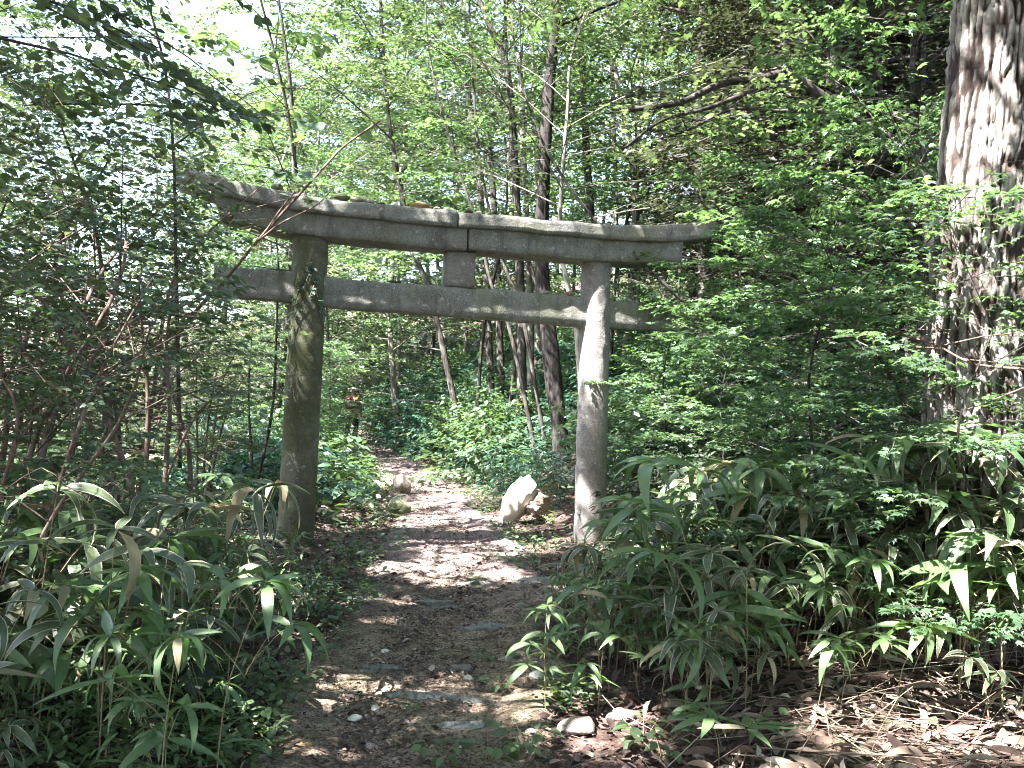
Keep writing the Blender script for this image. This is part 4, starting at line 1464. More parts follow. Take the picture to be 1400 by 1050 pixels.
def fill(n, xr, yr, mind, kind_p, sc, where, seed, keep=None):
    r = np.random.default_rng(seed)
    got = []
    for _ in range(n * 60):
        y = r.uniform(*yr)
        x = r.uniform(*xr)
        if keep and not keep(x, y):
            continue
        if all((x - a) ** 2 + (y - b) ** 2 > mind ** 2 for a, b, *_ in got):
            s_ = cap(x, y, r.uniform(*sc))
            if s_ < .22:
                continue
            got.append((x, y, 'sasa_edged' if r.random() < kind_p else 'sasa', s_, where))
        if len(got) >= n:
            break
    SPOTS.extend(got)


redge = lambda x, y: x - (pc(y) + pw(y) / 2)
ledge = lambda x, y: (pc(y) - pw(y) / 2) - x
fill(95, (.6, 3.7), (4.55, 7.4), .2, .65, (.95, 1.3), 'the large furrowed trunk', 701, lambda x, y: redge(x, y) > .35 + .5 * (x < 1.4) * (y < 5.4) and not (x > 1.2 and y < 5.0))
fill(26, (2.0, 3.6), (4.85, 5.3), .17, .5, (1.0, 1.35), 'the foot of the furrowed trunk', 710)
fill(34, (.5, 2.4), (4.9, 6.2), .2, .3, (.7, 1.1), 'the dead straw', 711, lambda x, y: redge(x, y) > .2)
fill(34, (-2.6, -.95), (2.9, 4.8), .2, .1, (.28, .5), 'the low round leaves', 709, lambda x, y: ledge(x, y) > .15)
fill(26, (.9, 2.3), (4.15, 4.9), .26, .3, (.5, .85), 'the second sun bleached stone', 708)
fill(26, (2.3, 3.7), (4.35, 5.3), .2, .5, (1.05, 1.4), 'the thin pale branch', 707)
fill(70, (.3, 2.4), (6.6, 10.2), .23, .15, (.65, 1.0), 'the right pillar', 702, lambda x, y: redge(x, y) > .12 and abs(x - TR[0]) + abs(y - TR[1]) > .5)
fill(30, (.1, 1.3), (4.7, 7.2), .24, 0, (.35, .65), 'the sun bleached stones', 703, lambda x, y: redge(x, y) > .05)
fill(48, (-3.3, -1.25), (3.3, 5.6), .22, .35, (.6, 1.0), 'the reddish shrub stems', 704, lambda x, y: ledge(x, y) > .45 and not (x > -1.7 and y < 3.6))
fill(34, (-3.6, -1.9), (5.0, 7.6), .26, .75, (.75, 1.05), 'the leafy shrubs', 705, lambda x, y: ledge(x, y) > .8)
fill(16, (-2.6, -1.2), (6.0, 9.0), .3, .3, (.45, .75), 'the left pillar', 706, lambda x, y: ledge(x, y) > .12)
LM = {'the foot of the furrowed trunk': np.array([3.1, 5.5]), 'the dead straw': np.array([2.4, 4.4]), 'the low round leaves': np.array([-1.3, 3.8]), 'the second sun bleached stone': np.array([.55, 4.6]), 'the thin pale branch': np.array([2.9, 5.0]), 'the large furrowed trunk': np.array([3.0, 5.6]), 'the right pillar': TR[:2], 'the sun bleached stones': np.array([.3, 5.2]), 'the reddish shrub stems': np.array([-3.1, 5.4]),
      'the leafy shrubs': np.array([-3.9, 6.4]), 'the left pillar': TL[:2]}
SPOTS.sort(key=lambda s: math.hypot(s[0], s[1]) / (s[3] + .3))
MASS = SPOTS[285:]
SPOTS = SPOTS[:285]


def bamboo_mass(spots):
    r = np.random.default_rng(720)
    mats, V, L, T, U, MI, n0 = [], [], [], [], [], [], 0
    for x, y, kind, sc, _ in spots:
        root = PROTO[(kind, int(r.integers(0, 12)))][0]
        m4 = np.array(Matrix.LocRotScale(Vector((x, y, gz(x, y))), Matrix.Rotation(r.uniform(0, 6.28), 3, 'Z').to_quaternion(), Vector((sc, sc, sc))))
        for ch in root.children:
            me = ch.data
            v = np.empty(len(me.vertices) * 3)
            me.vertices.foreach_get('co', v)
            l = np.empty(len(me.loops), np.int32)
            me.loops.foreach_get('vertex_index', l)
            t = np.empty(len(me.polygons), np.int32)
            me.polygons.foreach_get('loop_total', t)
            u = np.empty(len(me.loops) * 2)
            me.uv_layers[0].data.foreach_get('uv', u)
            uv = np.zeros((len(me.vertices), 2))
            uv[l] = u.reshape(-1, 2)
            if me.materials[0] not in mats:
                mats.append(me.materials[0])
            V.append(v.reshape(-1, 3) @ m4[:3, :3].T + m4[:3, 3])
            L.append(l + n0)
            T.append(t)
            U.append(uv)
            MI.append(np.full(len(t), mats.index(me.materials[0]), np.int32))
            n0 += len(me.vertices)
    mb = MB()
    mb.add(np.concatenate(V), np.concatenate(L), np.concatenate(T), np.concatenate(U))
    me = mb.mesh('bamboo_thicket', True)
    for m in mats:
        me.materials.append(m)
    me.polygons.foreach_set('material_index', np.concatenate(MI))
    tag(obj('bamboo_thicket', me, None), 'farther dwarf bamboo growing as one thicket on both banks', 'bamboo thicket', kind='stuff')


bamboo_mass(MASS)
by = {}
for s in SPOTS:
    p = np.array(s[:2])
    c = LM[s[4]]
    d = p - c
    rel = ('in front of' if d[1] < -.6 else 'behind' if d[1] > .6 else 'beside')
    pathside = 'path side' if abs(p[0] - pc(p[1])) < abs(c[0] - pc(c[1])) else 'bank side'
    by.setdefault((s[2], rel, pathside, s[4]), []).append((np.linalg.norm(d), s))
for (kind, rel, ps, where), L in by.items():
    for k, (dd, s) in enumerate(sorted(L, key=lambda q: q[0])):
        lk = 'pale edged dwarf bamboo' if kind == 'sasa_edged' else 'green dwarf bamboo'
        lab = f'{ORD[min(k, 19)]} {lk} {rel} {where} on its {ps}' + ('' if k < 20 else ', farther out')
        inst((kind, int(RNG.integers(0, 12))), (s[0], s[1], gz(s[0], s[1])), RNG.uniform(0, 6.28), s[3], lab, 'dwarf bamboo along the path', (RNG.normal(0, .08), RNG.normal(0, .08)))

# hero bamboo sprays seen clearly in the photo
for i, (px, py, Y, s, rz, kind, lab) in enumerate([
        (228, 862, 3.1, .75, 4.4, 'sasa', 'bright green bamboo fan with five broad leaves at the lower left'),
        (305, 785, 3.5, .8, 4.2, 'sasa', 'drooping bamboo fan left of the path below the left pillar'),
        (320, 665, 4.6, .95, 4.6, 'sasa_edged', 'pale edged bamboo fan just left of the left pillar foot'),
        (1375, 730, 4.4, 1.05, 4.4, 'sasa', 'sunlit bamboo fan with drooping leaves at the right edge'),
        (1160, 745, 4.9, 1.0, 4.7, 'sasa', 'bamboo fan with long hanging leaves in the middle of the right bank'),
        (1150, 870, 4.3, .6, 4.5, 'sasa', 'low bamboo fan over the dead straw on the right bank'),
        (970, 890, 4.5, .5, 4.3, 'sasa', 'low bright bamboo fan at the right edge of the path'),
        (985, 985, 3.9, .35, 4.6, 'sasa', 'small three leaved bamboo near the bottom of the right bank'),
        (60, 660, 3.9, 1.0, 4.6, 'sasa_edged', 'pale edged bamboo fan at the left edge of the view'),
        (150, 715, 3.6, .95, 4.9, 'sasa_edged', 'pale edged bamboo with hanging leaves below the broad dark leaves')]):
    p = at(px, py, Y)
    g = gz(p[0], p[1])
    v = [0, 2, 4, 1][i % 4]
    hh = [.95, .75, 1.05, .55, .85, .65][v]
    sc = max((p[2] - g) / hh, .3)
    sw = s / sc if sc > 0 else 1
    inst((kind, v), (p[0], p[1], g), rz, (max(.75, min(1.15, s)), max(.75, min(1.15, s)), sc), lab, 'dwarf bamboo along the path')

# --- broad dark leaves at the left edge
for v in range(1):
    r = np.random.default_rng(620)
    t_ = thing('broad_leaved_vine', '', 'vine')
    tm, cm = MB(), MB()
    n = 9
    a = r.uniform(0, 6.28, n)
    S = (np.zeros((n, 3)), norm(np.stack([np.cos(a) * .8, np.sin(a) * .8, r.uniform(.5, 1.6, n)], 1)), r.uniform(.35, .8, n), r.uniform(.2, .5, n))
    wood(tm, S, .004, .002, 3, 4)
    leaves(cm, S, 6, .115, HEART, r, .45, droop=.35, t0=.4)
    obj('stem', tm, M['stem'], t_)
    obj('foliage', cm, M['broad_leaf'], t_)
    PROTO[('broad', 0)] = (t_, False)
for i, (px, py, Y, s, lab) in enumerate([(50, 640, 4.0, 1.1, 'broad dark leaved vine at the left edge above the bamboo'),
                                         (140, 660, 4.4, 1.0, 'broad dark leaved vine beside the reddish shrub stems'),
                                         (270, 760, 4.6, .8, 'broad grey green leaved vine below the left pillar'),
                                         (330, 745, 5.4, .7, 'broad leaved vine touching the left pillar foot'),
                                         (-10, 620, 3.8, 1.0, 'broad dark leaved vine farthest left')]):
    p = at(px, py, Y)
    g = gz(p[0], p[1])
    inst(('broad', 0), (p[0], p[1], g + .1), i * 1.3, (s, s, s * max(.6, (p[2] - g) / .75)), lab, 'broad leaved vines on the left bank')

# --- small broad seedlings on and beside the path
r = np.random.default_rng(630)
t_ = thing('seedling', '', 'seedling')
tm, cm = MB(), MB()
n = 5
a = np.arange(n) * 2.4
S = (np.zeros((n, 3)), norm(np.stack([np.cos(a) * .5, np.sin(a) * .5, np.full(n, 1.0)], 1)), r.uniform(.10, .17, n), np.full(n, .3))
wood(tm, S, .0016, .001, 2, 4)
leaves(cm, S, 4, .052, LEAF, r, .35, t0=.5)
obj('stem', tm, M['culm'], t_)
obj('foliage', cm, M['round_leaf'], t_)
PROTO[('seed', 0)] = (t_, False)
for i, (px, py, s, lab) in enumerate([
        (680, 945, 1.0, 'seedling on the right of the longest step stone'), (655, 800, 1.0, 'seedling by the greenish step slab under the gate'), (556, 975, .8, 'seedling left of the whitish step stone'),
        (600, 1046, 1.2, 'seedling at the very bottom middle of the path'), (668, 1046, 1.5, 'largest seedling at the bottom right of the path'), (720, 1030, 1.5, 'tall seedling beside the sun bleached stones'),
        (880, 1020, 1.4, 'seedling right of the second sun bleached stone'), (905, 1040, 1.3, 'seedling at the bottom below the right bank'), (660, 905, .8, 'little seedling in the middle right of the path'),
        (790, 900, 1.0, 'seedling under the bamboo at the right path edge'), (470, 760, 1.6, 'bushy seedling on the left verge near the left pillar foot'), (510, 770, 1.6, 'bushy seedling between the left pillar foot and the path'),
        (455, 790, 1.5, 'seedling in front of the left pillar foot'), (520, 720, 1.5, 'seedling left of the path beyond the gate'), (745, 715, 1.5, 'seedling right of the leaning pale boulder'),
        (460, 850, 1.2, 'seedling on the left verge above the half buried stone'), (440, 900, 1.2, 'seedling on the left verge beside the half buried stone'), (735, 690, 1.5, 'seedling behind the leaning pale boulder'),
        (560, 700, 1.2, 'seedling hugging the yellow green mossy stone'), (640, 660, 1.6, 'seedling on the right path edge beyond the pale boulder'), (690, 770, 1.2, 'seedling left of the small stone by the right pillar')]):
    p = hit(px, py)
    inst(('seed', 0), (p[0], p[1], p[2]), RNG.uniform(0, 6.28), s, lab, 'seedlings along the path')

# ================================================================== STUFF ON THE FLOOR
def on_floor(x, y, dz=0.0):
    return np.stack([x, y, ground(x, y) + dz], 1)


r = np.random.default_rng(800)
# dead leaves
mb = MB()
n = 26000
y = 2.2 + (r.random(n) ** 1.7) * 30
x = pc(y) + r.normal(0, 1, n) * (2.2 + .08 * y)
onp = np.abs(x - pc(y)) < pw(y) / 2
k = (~onp) | (r.random(n) < np.where(y < 7.5, .13, .5))
x, y = x[k], y[k]
q = on_floor(x, y, .006 + .028 * r.random(len(x)))
a = r.uniform(0, 6.28, len(x))
d = np.stack([np.cos(a), np.sin(a), r.normal(0, .25, len(x))], 1)
scatter(mb, mk([(0, 0, 0), (.22, .2, .10), (.30, .5, .05), (.16, .8, .12), (0, 1, .02), (-.18, .78, .06), (-.28, .48, .12), (-.2, .2, .04), (0, .5, 0)],
               [(8, i, (i + 1) % 8) for i in range(8)]), q, d, np.stack([r.normal(0, .45, len(x)), r.normal(0, .45, len(x)), np.ones(len(x))], 1), r.uniform(.03, .085, len(x)))
tag(obj('leaf_litter', mb, M['litter']), 'purplish brown dead leaves strewn over the forest floor', 'dead leaves', kind='stuff')
# crumbled leaf and bark bits trodden into the path
mb = MB()
n = 26000
y = 2.4 + r.random(n) ** 1.5 * 15
x = pc(y) + r.normal(0, .5, n) * pw(y)
a = r.uniform(0, 6.28, n)
scatter(mb, LEAF_FAR, on_floor(x, y, .012 + .012 * r.random(n)), np.stack([np.cos(a), np.sin(a), r.normal(0, .3, n)], 1), np.stack([r.normal(0, .5, n), r.normal(0, .5, n), np.ones(n)], 1), r.uniform(.010, .04, n))
tag(obj('leaf_crumbs', mb, M['litter']), 'crumbled dead leaf bits trodden into the path', 'leaf bits', kind='stuff')
# dead bamboo straw on the right bank
mb = MB()
n = 1000
y = r.uniform(3.0, 6.2, n)
x = pc(y) + pw(y) / 2 + .45 + r.gamma(2.2, .75, n)
z = ground(x, y)
a = r.normal(.1, .9, n)
L = r.uniform(.12, .7, n)
e = r.normal(.06, .14, n)
A = np.stack([x, y, z + r.random(n) * .07 + .005], 1)
B = A + np.stack([np.cos(a) * np.cos(e), np.sin(a) * np.cos(e), np.sin(e)], 1) * L[:, None]
B[:, 2] = np.maximum(B[:, 2], ground(B[:, 0], B[:, 1]) + .01)
prisms(mb, A, B, r.uniform(.0012, .0042, n), .0012, 5)
for bl, n in ((BLADES[1], 420), (BLADES[2], 420), (BLADES[3], 420)):
  y = r.uniform(3.0, 6.4, n)
  x = pc(y) + pw(y) / 2 + .4 + r.gamma(2.2, .75, n)
  a = r.uniform(0, 6.28, n)
  scatter(mb, bl, on_floor(x, y, .015 + .06 * r.random(n)), np.stack([np.cos(a), np.sin(a), r.normal(.1, .25, n)], 1), np.stack([r.normal(0, .9, n), r.normal(0, .9, n), np.ones(n)], 1), r.uniform(.07, .24, n))
tag(obj('dead_straw', mb, M['straw']), 'tan dead bamboo stalks and blades littering the right bank', 'dead bamboo', kind='stuff')
# standing dead culms under the bamboo
mb = MB()
n = 520
y = r.uniform(4.9, 7.6, n)
x = pc(y) + pw(y) / 2 + .5 + r.random(n) * 3.0
A = on_floor(x, y, -.02)
x[:200], y[:200] = r.uniform(1.9, 3.7, 200), r.uniform(4.95, 5.4, 200)
A = on_floor(x, y, -.02)
B = A + np.stack([r.normal(0, .10, n), r.normal(0, .10, n), r.uniform(.25, .8, n)], 1)
prisms(mb, A, B, .003, .0015, 5)
tag(obj('bamboo_stalks', mb, M['twig']), 'thicket of thin tan bamboo stalks under the leaves of the right bank', 'bamboo stalks', kind='stuff')
# twigs
mb = MB()
n = 700
y = 2.6 + r.random(n) ** 1.5 * 12
x = pc(y) + r.normal(0, 1.2, n)
a = r.uniform(0, 6.28, n)
L = r.uniform(.05, .3, n)
A = on_floor(x, y, .02)
bx, by_ = x + np.cos(a) * L, y + np.sin(a) * L
B = on_floor(bx, by_, .025)
prisms(mb, A, B, r.uniform(.0015, .004, n), .001, 5)
tag(obj('twig_litter', mb, M['twig']), 'thin broken twigs scattered over the path', 'twigs', kind='stuff')
# gravel
mb = MB()
n = 16000
y = 2.6 + r.random(n) ** 1.6 * 14
x = pc(y) + r.uniform(-1, 1, n) * (pw(y) / 2 + .1)
bm = bmesh.new()
bmesh.ops.create_icosphere(bm, subdivisions=1, radius=.5)
iv = np.array([v.co[:] for v in bm.verts]) * np.array([1, .8, .6])
iv = iv * (1 + .18 * np.random.default_rng(5).normal(size=(len(iv), 1)))
fc = [[v.index for v in f.verts] for f in bm.faces]
bm.free()
a = r.uniform(0, 6.28, n)
sz = np.clip(r.lognormal(math.log(.013), .6, n), .005, .055)
scatter(mb, mk(iv, fc), on_floor(x, y, .006), np.stack([np.cos(a), np.sin(a), r.normal(0, .3, n)], 1), np.stack([r.normal(0, .3, n), r.normal(0, .3, n), np.ones(n)], 1), sz)
n = 15000
y = r.uniform(3.4, 8.5, n)
x = pc(y) + r.uniform(-1, 1, n) * (pw(y) / 2 + .05)
k = fbm(x * 2.2, y * 2.2, 0, 44, 3) + r.normal(0, .35, n) > -.1
x, y = x[k], y[k]
n = len(x)
a = r.uniform(0, 6.28, n)
scatter(mb, mk(iv, fc), on_floor(x, y, .006), np.stack([np.cos(a), np.sin(a), r.normal(0, .3, n)], 1), np.stack([r.normal(0, .3, n), r.normal(0, .3, n), np.ones(n)], 1), r.uniform(.005, .017, n))
tag(obj('gravel', mb, M['pebble']), 'loose pebbles and grit on the sandy path', 'gravel', kind='stuff')


# low ground cover
def cover(name, label, n, xf, tm_, sz, mat, seed, hmax, dens):
    r = np.random.default_rng(seed)
    x, y = xf(r, n)
    keep = fbm(x * dens, y * dens, 0, seed, 3) > -.05
    x, y = x[keep], y[keep]
    m = len(x)
    q = on_floor(x, y, .015) + np.stack([0 * x, 0 * x, r.random(m) ** 1.5 * hmax], 1)
    a = r.uniform(0, 6.28, m)
    mb = MB()
    d = np.stack([np.cos(a), np.sin(a), r.normal(-.05, .3, m)], 1)
    up = np.stack([r.normal(0, .4, m), r.normal(0, .4, m), np.ones(m)], 1)
    if isinstance(tm_, list):
        w = r.integers(0, len(tm_), m)
        for i, t in enumerate(tm_):
            scatter(mb, t, q[w == i], d[w == i], up[w == i], r.uniform(*sz, (w == i).sum()))
    else:
        scatter(mb, tm_, q, d, up, r.uniform(*sz, m))
    tag(obj(name, mb, M[mat]), label, 'ground cover', kind='stuff')


def left_near(r, n):
    y = r.uniform(2.6, 7.5, n)
    x = pc(y) - pw(y) / 2 + .12 - r.gamma(1.8, .45, n)
    return x, y


def verge(r, n):
    y = r.uniform(5.5, 34, n)
    s = np.where(r.random(n) < .5, -1, 1)
    x = pc(y) + s * (pw(y) / 2 + r.gamma(1.4, .35, n) - .18)
    return x, y


def slope(r, n):
    y = 10.5 + r.random(n) * 26
    x = pc(y) + pw(y) / 2 + .3 + r.random(n) * 9
    return x, y


def left_far(r, n):
    y = 9.5 + r.random(n) * 24
    x = pc(y) - pw(y) / 2 - .3 - r.random(n) ** 1.5 * 16
    return x, y


def right_near(r, n):
    y = r.uniform(3.2, 6, n)
    x = pc(y) + pw(y) / 2 + r.gamma(1.6, .3, n)
    return x, y


cover('ground_cover', 'low round leaved plants carpeting the left verge', 8000, left_near, ROUND, (.018, .05), 'round_leaf', 811, .13, .9)
cover('ground_cover', 'small bladed weeds among the round leaves of the left verge', 2600, left_near, BLADES_LO, (.06, .15), 'sasa', 812, .22, .8)
cover('ground_cover', 'dim low leaves along both verges of the path beyond the gate', 14000, verge, LEAF_FAR, (.03, .085), 'leaf_green', 813, .16, 1.1)
cover('ground_cover', 'teal low foliage over the slope behind the gate', 40000, slope, BLADES_LO, (.10, .30), 'leaf_teal', 814, .8, .35)
cover('ground_cover', 'green broad leaved undergrowth mixed over the slope behind the gate', 26000, slope, LEAF_FAR, (.06, .16), 'leaf_green', 819, .7, .5)
cover('ground_cover', 'withered tan blades scattered in the slope undergrowth', 3500, slope, BLADES_LO, (.10, .25), 'sasa_dry', 820, .6, .5)
cover('ground_cover', 'green low foliage on the falling ground left of the path', 30000, left_far, LEAF_FAR, (.07, .16), 'leaf_green', 815, .5, .35)
def far_floor(r, n):
    y = 24 + r.random(n) * 60
    x = -45 + r.random(n) * 75
    k = np.abs(x - pc(y)) > pw(y) / 2 + .4
    return x[k], y[k]


def wide_left(r, n):
    y = 9 + r.random(n) * 35
    x = pc(y) - pw(y) / 2 - .5 - r.random(n) * 26
    return x, y


cover('ground_cover', 'green brush covering the far forest floor', 60000, far_floor, LEAF_FAR, (.25, .6), 'leaf_green', 817, 1.1, .15)
cover('ground_cover', 'leafy brush filling the hollow left of the path', 30000, wide_left, LEAF_FAR, (.12, .30), 'leaf_green', 818, .8, .2)
cover('ground_cover', 'sparse low leaves at the right path edge', 1800, right_near, ROUND, (.02, .05), 'round_leaf', 816, .10, 1.2)

# ================================================================== BENT BOUGH, STICKS, VINE
def px_branch(mb, pts, w, n=26, sides=9, rough=.1, seed=0, taper=.4):
    P = np.array([at(*p) for p in pts])
    Y = np.mean([p[2] for p in pts])
    r0 = w * Y / F / 2
    return tube(mb, P, np.linspace(r0, r0 * taper, len(P)), sides, n, rough, 2.0, seed)


def branch_leaves(cm, tm, P, R, n, length, seed, tmpl, size, k=7, nb=4):
    rng = np.random.default_rng(seed)
    S1, r1 = trunk_limbs(P, R, .25, n, length, .05, rng, 'flat')
    wood(tm, S1, .006, .002, 2, 4)
    S2 = grow(S1, nb, (.2, 1), .5, .8, rng, .12)
    wood(tm, S2, .0025, .0012, 1, 3)
    leaves(cm, S2, k, size, tmpl, rng, .5, world=np.zeros(3))


tm, cm = MB(), MB()
p0 = at(1268, 420, 9.2)
base = np.array([p0[0] + .1, p0[1], gz(p0[0] + .1, p0[1])])
main = [(1300, 560, 9.2), (1275, 330, 9.1), (1255, 235, 9.0), (1222, 195, 8.9), (1170, 165, 8.8), (1120, 130, 8.7), (1078, 101, 8.6), (1040, 108, 8.5), (985, 115, 8.5), (930, 140, 8.4), (860, 150, 8.3)]
P, R = px_branch(tm, main, 21, 60, 12, .10, 3, .3)
P2, R2 = px_branch(tm, [(1078, 118, 8.6), (1050, 118, 8.5), (1010, 132, 8.4), (960, 150, 8.3), (905, 165, 8.3), (850, 205, 8.2)], 10, 30, 8, .1, 4, .3)
P3, R3b = px_branch(tm, [(1165, 160, 8.75), (1130, 152, 8.6), (1060, 152, 8.5), (1000, 150, 8.5), (940, 178, 8.4), (900, 190, 8.4)], 8, 30, 8, .1, 5, .3)
for i, (p_, r_) in enumerate(((P[25:], R[25:]), (P2, R2), (P3, R3b))):
    branch_leaves(cm, tm, p_, r_, 9, .8, 900 + i, MAPLE_LO, .075)
t_ = thing('leaning_tree', 'dark bent tree whose bough arches over towards the right arm of the lintel', 'tree', base)
for b_ in (tm, cm):
    b_.v = [v - base for v in b_.v]
obj('trunk', tm, M['bark_dark'], t_, smooth=True)
obj('crown', cm, M['leaf_olive'], t_)


def stick(name, lab, cat, parts, mat='stem', group=None, leafy=None, part='branch'):
    P0 = at(*parts[0][0][0])
    g = np.array([P0[0], P0[1], gz(P0[0], P0[1])])
    t = thing(name, lab, cat, g, 0, group)
    cm = MB()
    for i, (pts, w) in enumerate(parts):
        tm = MB()
        P, R = px_branch(tm, pts, w, 28, 8, .07, hash(name) % 90 + i)
        if leafy and i in leafy[0]:
            branch_leaves(cm, tm, P, R, leafy[1], leafy[2], 930 + i, LEAF, leafy[3])
        tm.v = [v - g for v in tm.v]
        obj('trunk' if i == 0 else part, tm, M[mat], t, smooth=True)
    if cm.n:
        cm.v = [v - g for v in cm.v]
        obj('foliage', cm, M[leafy[4]], t)
    return t


# reddish bare stems on the left bank
stick('bare_shrub', 'reddish forked bare stems rising from the left bank beside the broad leaves', 'shrub',
      [([(185, 690, 5.2), (172, 640, 5.2), (150, 580, 5.2), (122, 505, 5.1), (88, 470, 5.0), (70, 425, 5.0), (20, 378, 4.9), (-30, 350, 4.9)], 9),
       ([(120, 502, 5.1), (138, 474, 5.1), (160, 452, 5.2), (192, 430, 5.3), (180, 395, 5.3), (178, 372, 5.3)], 6),
       ([(178, 655, 5.2), (158, 615, 5.15), (112, 568, 5.1), (104, 530, 5.1), (98, 480, 5.1), (70, 430, 5.0)], 6),
       ([(150, 470, 5.15), (118, 435, 5.1), (60, 385, 5.0), (30, 340, 5.0)], 5),
       ([(100, 620, 5.2), (112, 560, 5.2), (118, 480, 5.2), (116, 420, 5.2), (122, 350, 5.2)], 4)])
stick('bare_shrub', 'brown upright stems between the reddish stems and the left pillar', 'shrub',
      [([(225, 700, 6.0), (228, 620, 6.0), (232, 560, 6.0), (228, 470, 6.0), (240, 380, 6.0)], 9),
       ([(262, 690, 6.1), (258, 620, 6.1), (246, 570, 6.1), (230, 520, 6.0), (200, 470, 6.0)], 8),
       ([(225, 660, 6.0), (255, 590, 6.0), (280, 555, 6.1), (320, 520, 6.2)], 5),
       ([(200, 640, 6.0), (202, 540, 6.0), (196, 470, 6.0), (190, 390, 6.0)], 7)],
      leafy=([0, 1, 2, 3], 7, .5, .07, 'leaf_olive'))
stick('thin_sapling', 'tall thin dark sapling crossing the left tip of the lintel', 'sapling',
      [([(246, 640, 7.0), (243, 470, 7.0), (240, 330, 7.0), (238, 228, 7.0), (232, 143, 7.0), (221, 71, 7.0), (198, -10, 7.0), (180, -80, 7.0)], 6),
       ([(240, 146, 7.0), (190, 143, 6.9), (120, 142, 6.8), (30, 144, 6.7)], 4),
       ([(236, 200, 7.0), (270, 175, 7.0), (300, 150, 7.1), (345, 165, 7.2)], 3.5)],
      'bark_dark', leafy=([0, 1, 2], 9, .6, .07, 'leaf_olive'))
stick('dead_branch', 'long pale dead branch leaning across the left arm of the gate', 'branch',
      [([(215, 560, 8.4), (240, 470, 8.5), (262, 432, 8.5), (310, 380, 8.6), (350, 332, 8.6), (392, 285, 8.7), (440, 232, 8.8), (470, 200, 8.9), (520, 165, 9.0)], 6.5),
       ([(352, 330, 8.6), (385, 305, 8.6), (430, 282, 8.7), (452, 262, 8.8)], 3),
       ([(362, 318, 8.6), (390, 278, 8.65), (420, 245, 8.8)], 3)])
stick('thin_sapling', 'thin dark stems standing just left of the left pillar', 'sapling',
      [([(352, 660, 10.5), (372, 560, 10.5), (378, 450, 10.5), (380, 360, 10.5), (372, 260, 10.5)], 5),
       ([(345, 640, 10.5), (340, 540, 10.6), (345, 440, 10.6)], 4)], 'bark_dark', leafy=([0, 1], 12, .7, .075, 'leaf_green'))
def hazel():
    Pm = [(412, 690, 11.4), (412, 520, 11.4), (412, 330, 11.3), (398, 180, 11.2), (372, 60, 11.0), (340, -60, 10.8)]
    g = at(*Pm[0]); g[2] = gz(g[0], g[1])
    tm, cm = MB(), MB()
    P, R = px_branch(tm, Pm, 7, 30, 8, .07, 4)
    S1, r1 = trunk_limbs(P, R, .5, 16, 1.1, .15, np.random.default_rng(955), 'flat')
    wood(tm, S1, .008, .002, 3, 4)
    S2 = grow(S1, 4, (.3, 1), .5, .9, np.random.default_rng(956), .3)
    wood(tm, S2, .003, .0015, 2, 3)
    leaves(cm, S2, 5, .15, HEART, np.random.default_rng(957), .5, droop=.35, world=np.zeros(3))
    tm.v = [v - g for v in tm.v]; cm.v = [v - g for v in cm.v]
    t = thing('hazel_sapling', 'broad leaved hazel sapling rising above the left end of the gate', 'sapling', g)
    obj('trunk', tm, M['bark_dark'], t, smooth=True)
    obj('crown', cm, M['leaf_green'], t)


hazel()
# pale sticks that cross the maples and the large trunk
stick('dead_branch', 'thin pale branch reaching across the large furrowed trunk', 'branch',
      [([(1400, 505, 4.9), (1330, 497, 5.0), (1275, 470, 5.2), (1210, 455, 5.4), (1130, 450, 5.6)], 4),
       ([(1400, 530, 4.9), (1350, 550, 5.0), (1315, 562, 5.1)], 3)], leafy=([0], 10, .45, .06, 'leaf_maple'))

# vine on the left pillar
tm, cm = MB(), MB()
r = np.random.default_rng(940)
u, z = uz(425, 392, .2)
c = TB + TD * u + np.array([0, 0, z])
for s in range(5):
    a0 = r.uniform(-1.2, 1.2)
    pts = []
    for k in range(8):
        a = a0 + k * .16 * (1 if s % 2 else -1)
        pts.append(c + TD * math.sin(a) * .212 + TN * math.cos(a) * .212 + np.array([0, 0, .35 - k * .10 - .08 * s]))
    P, R = tube(tm, np.array(pts), np.linspace(.005, .002, 8), 5, 16)
    n = 9
    idx = r.integers(0, 16, n)
    out = norm(P[idx] - (c + np.array([0, 0, 1.]) * (P[idx] - c)[:, 2:3]))
    d = norm(out * .6 + r.normal(0, .5, (n, 3)) + np.array([0, 0, -.2]))
    scatter(cm, MAPLE, P[idx] + out * .01, d, out + np.array([0, 0, .8]), r.uniform(.05, .09, n))
t_ = thing('creeping_vine', 'small leafy vine clinging to the left pillar where the tie beam passes', 'vine', c)
for b_ in (tm, cm):
    b_.v = [v - c for v in b_.v]
obj('stem', tm, M['stem'], t_)
obj('foliage', cm, M['leaf_teal'], t_)


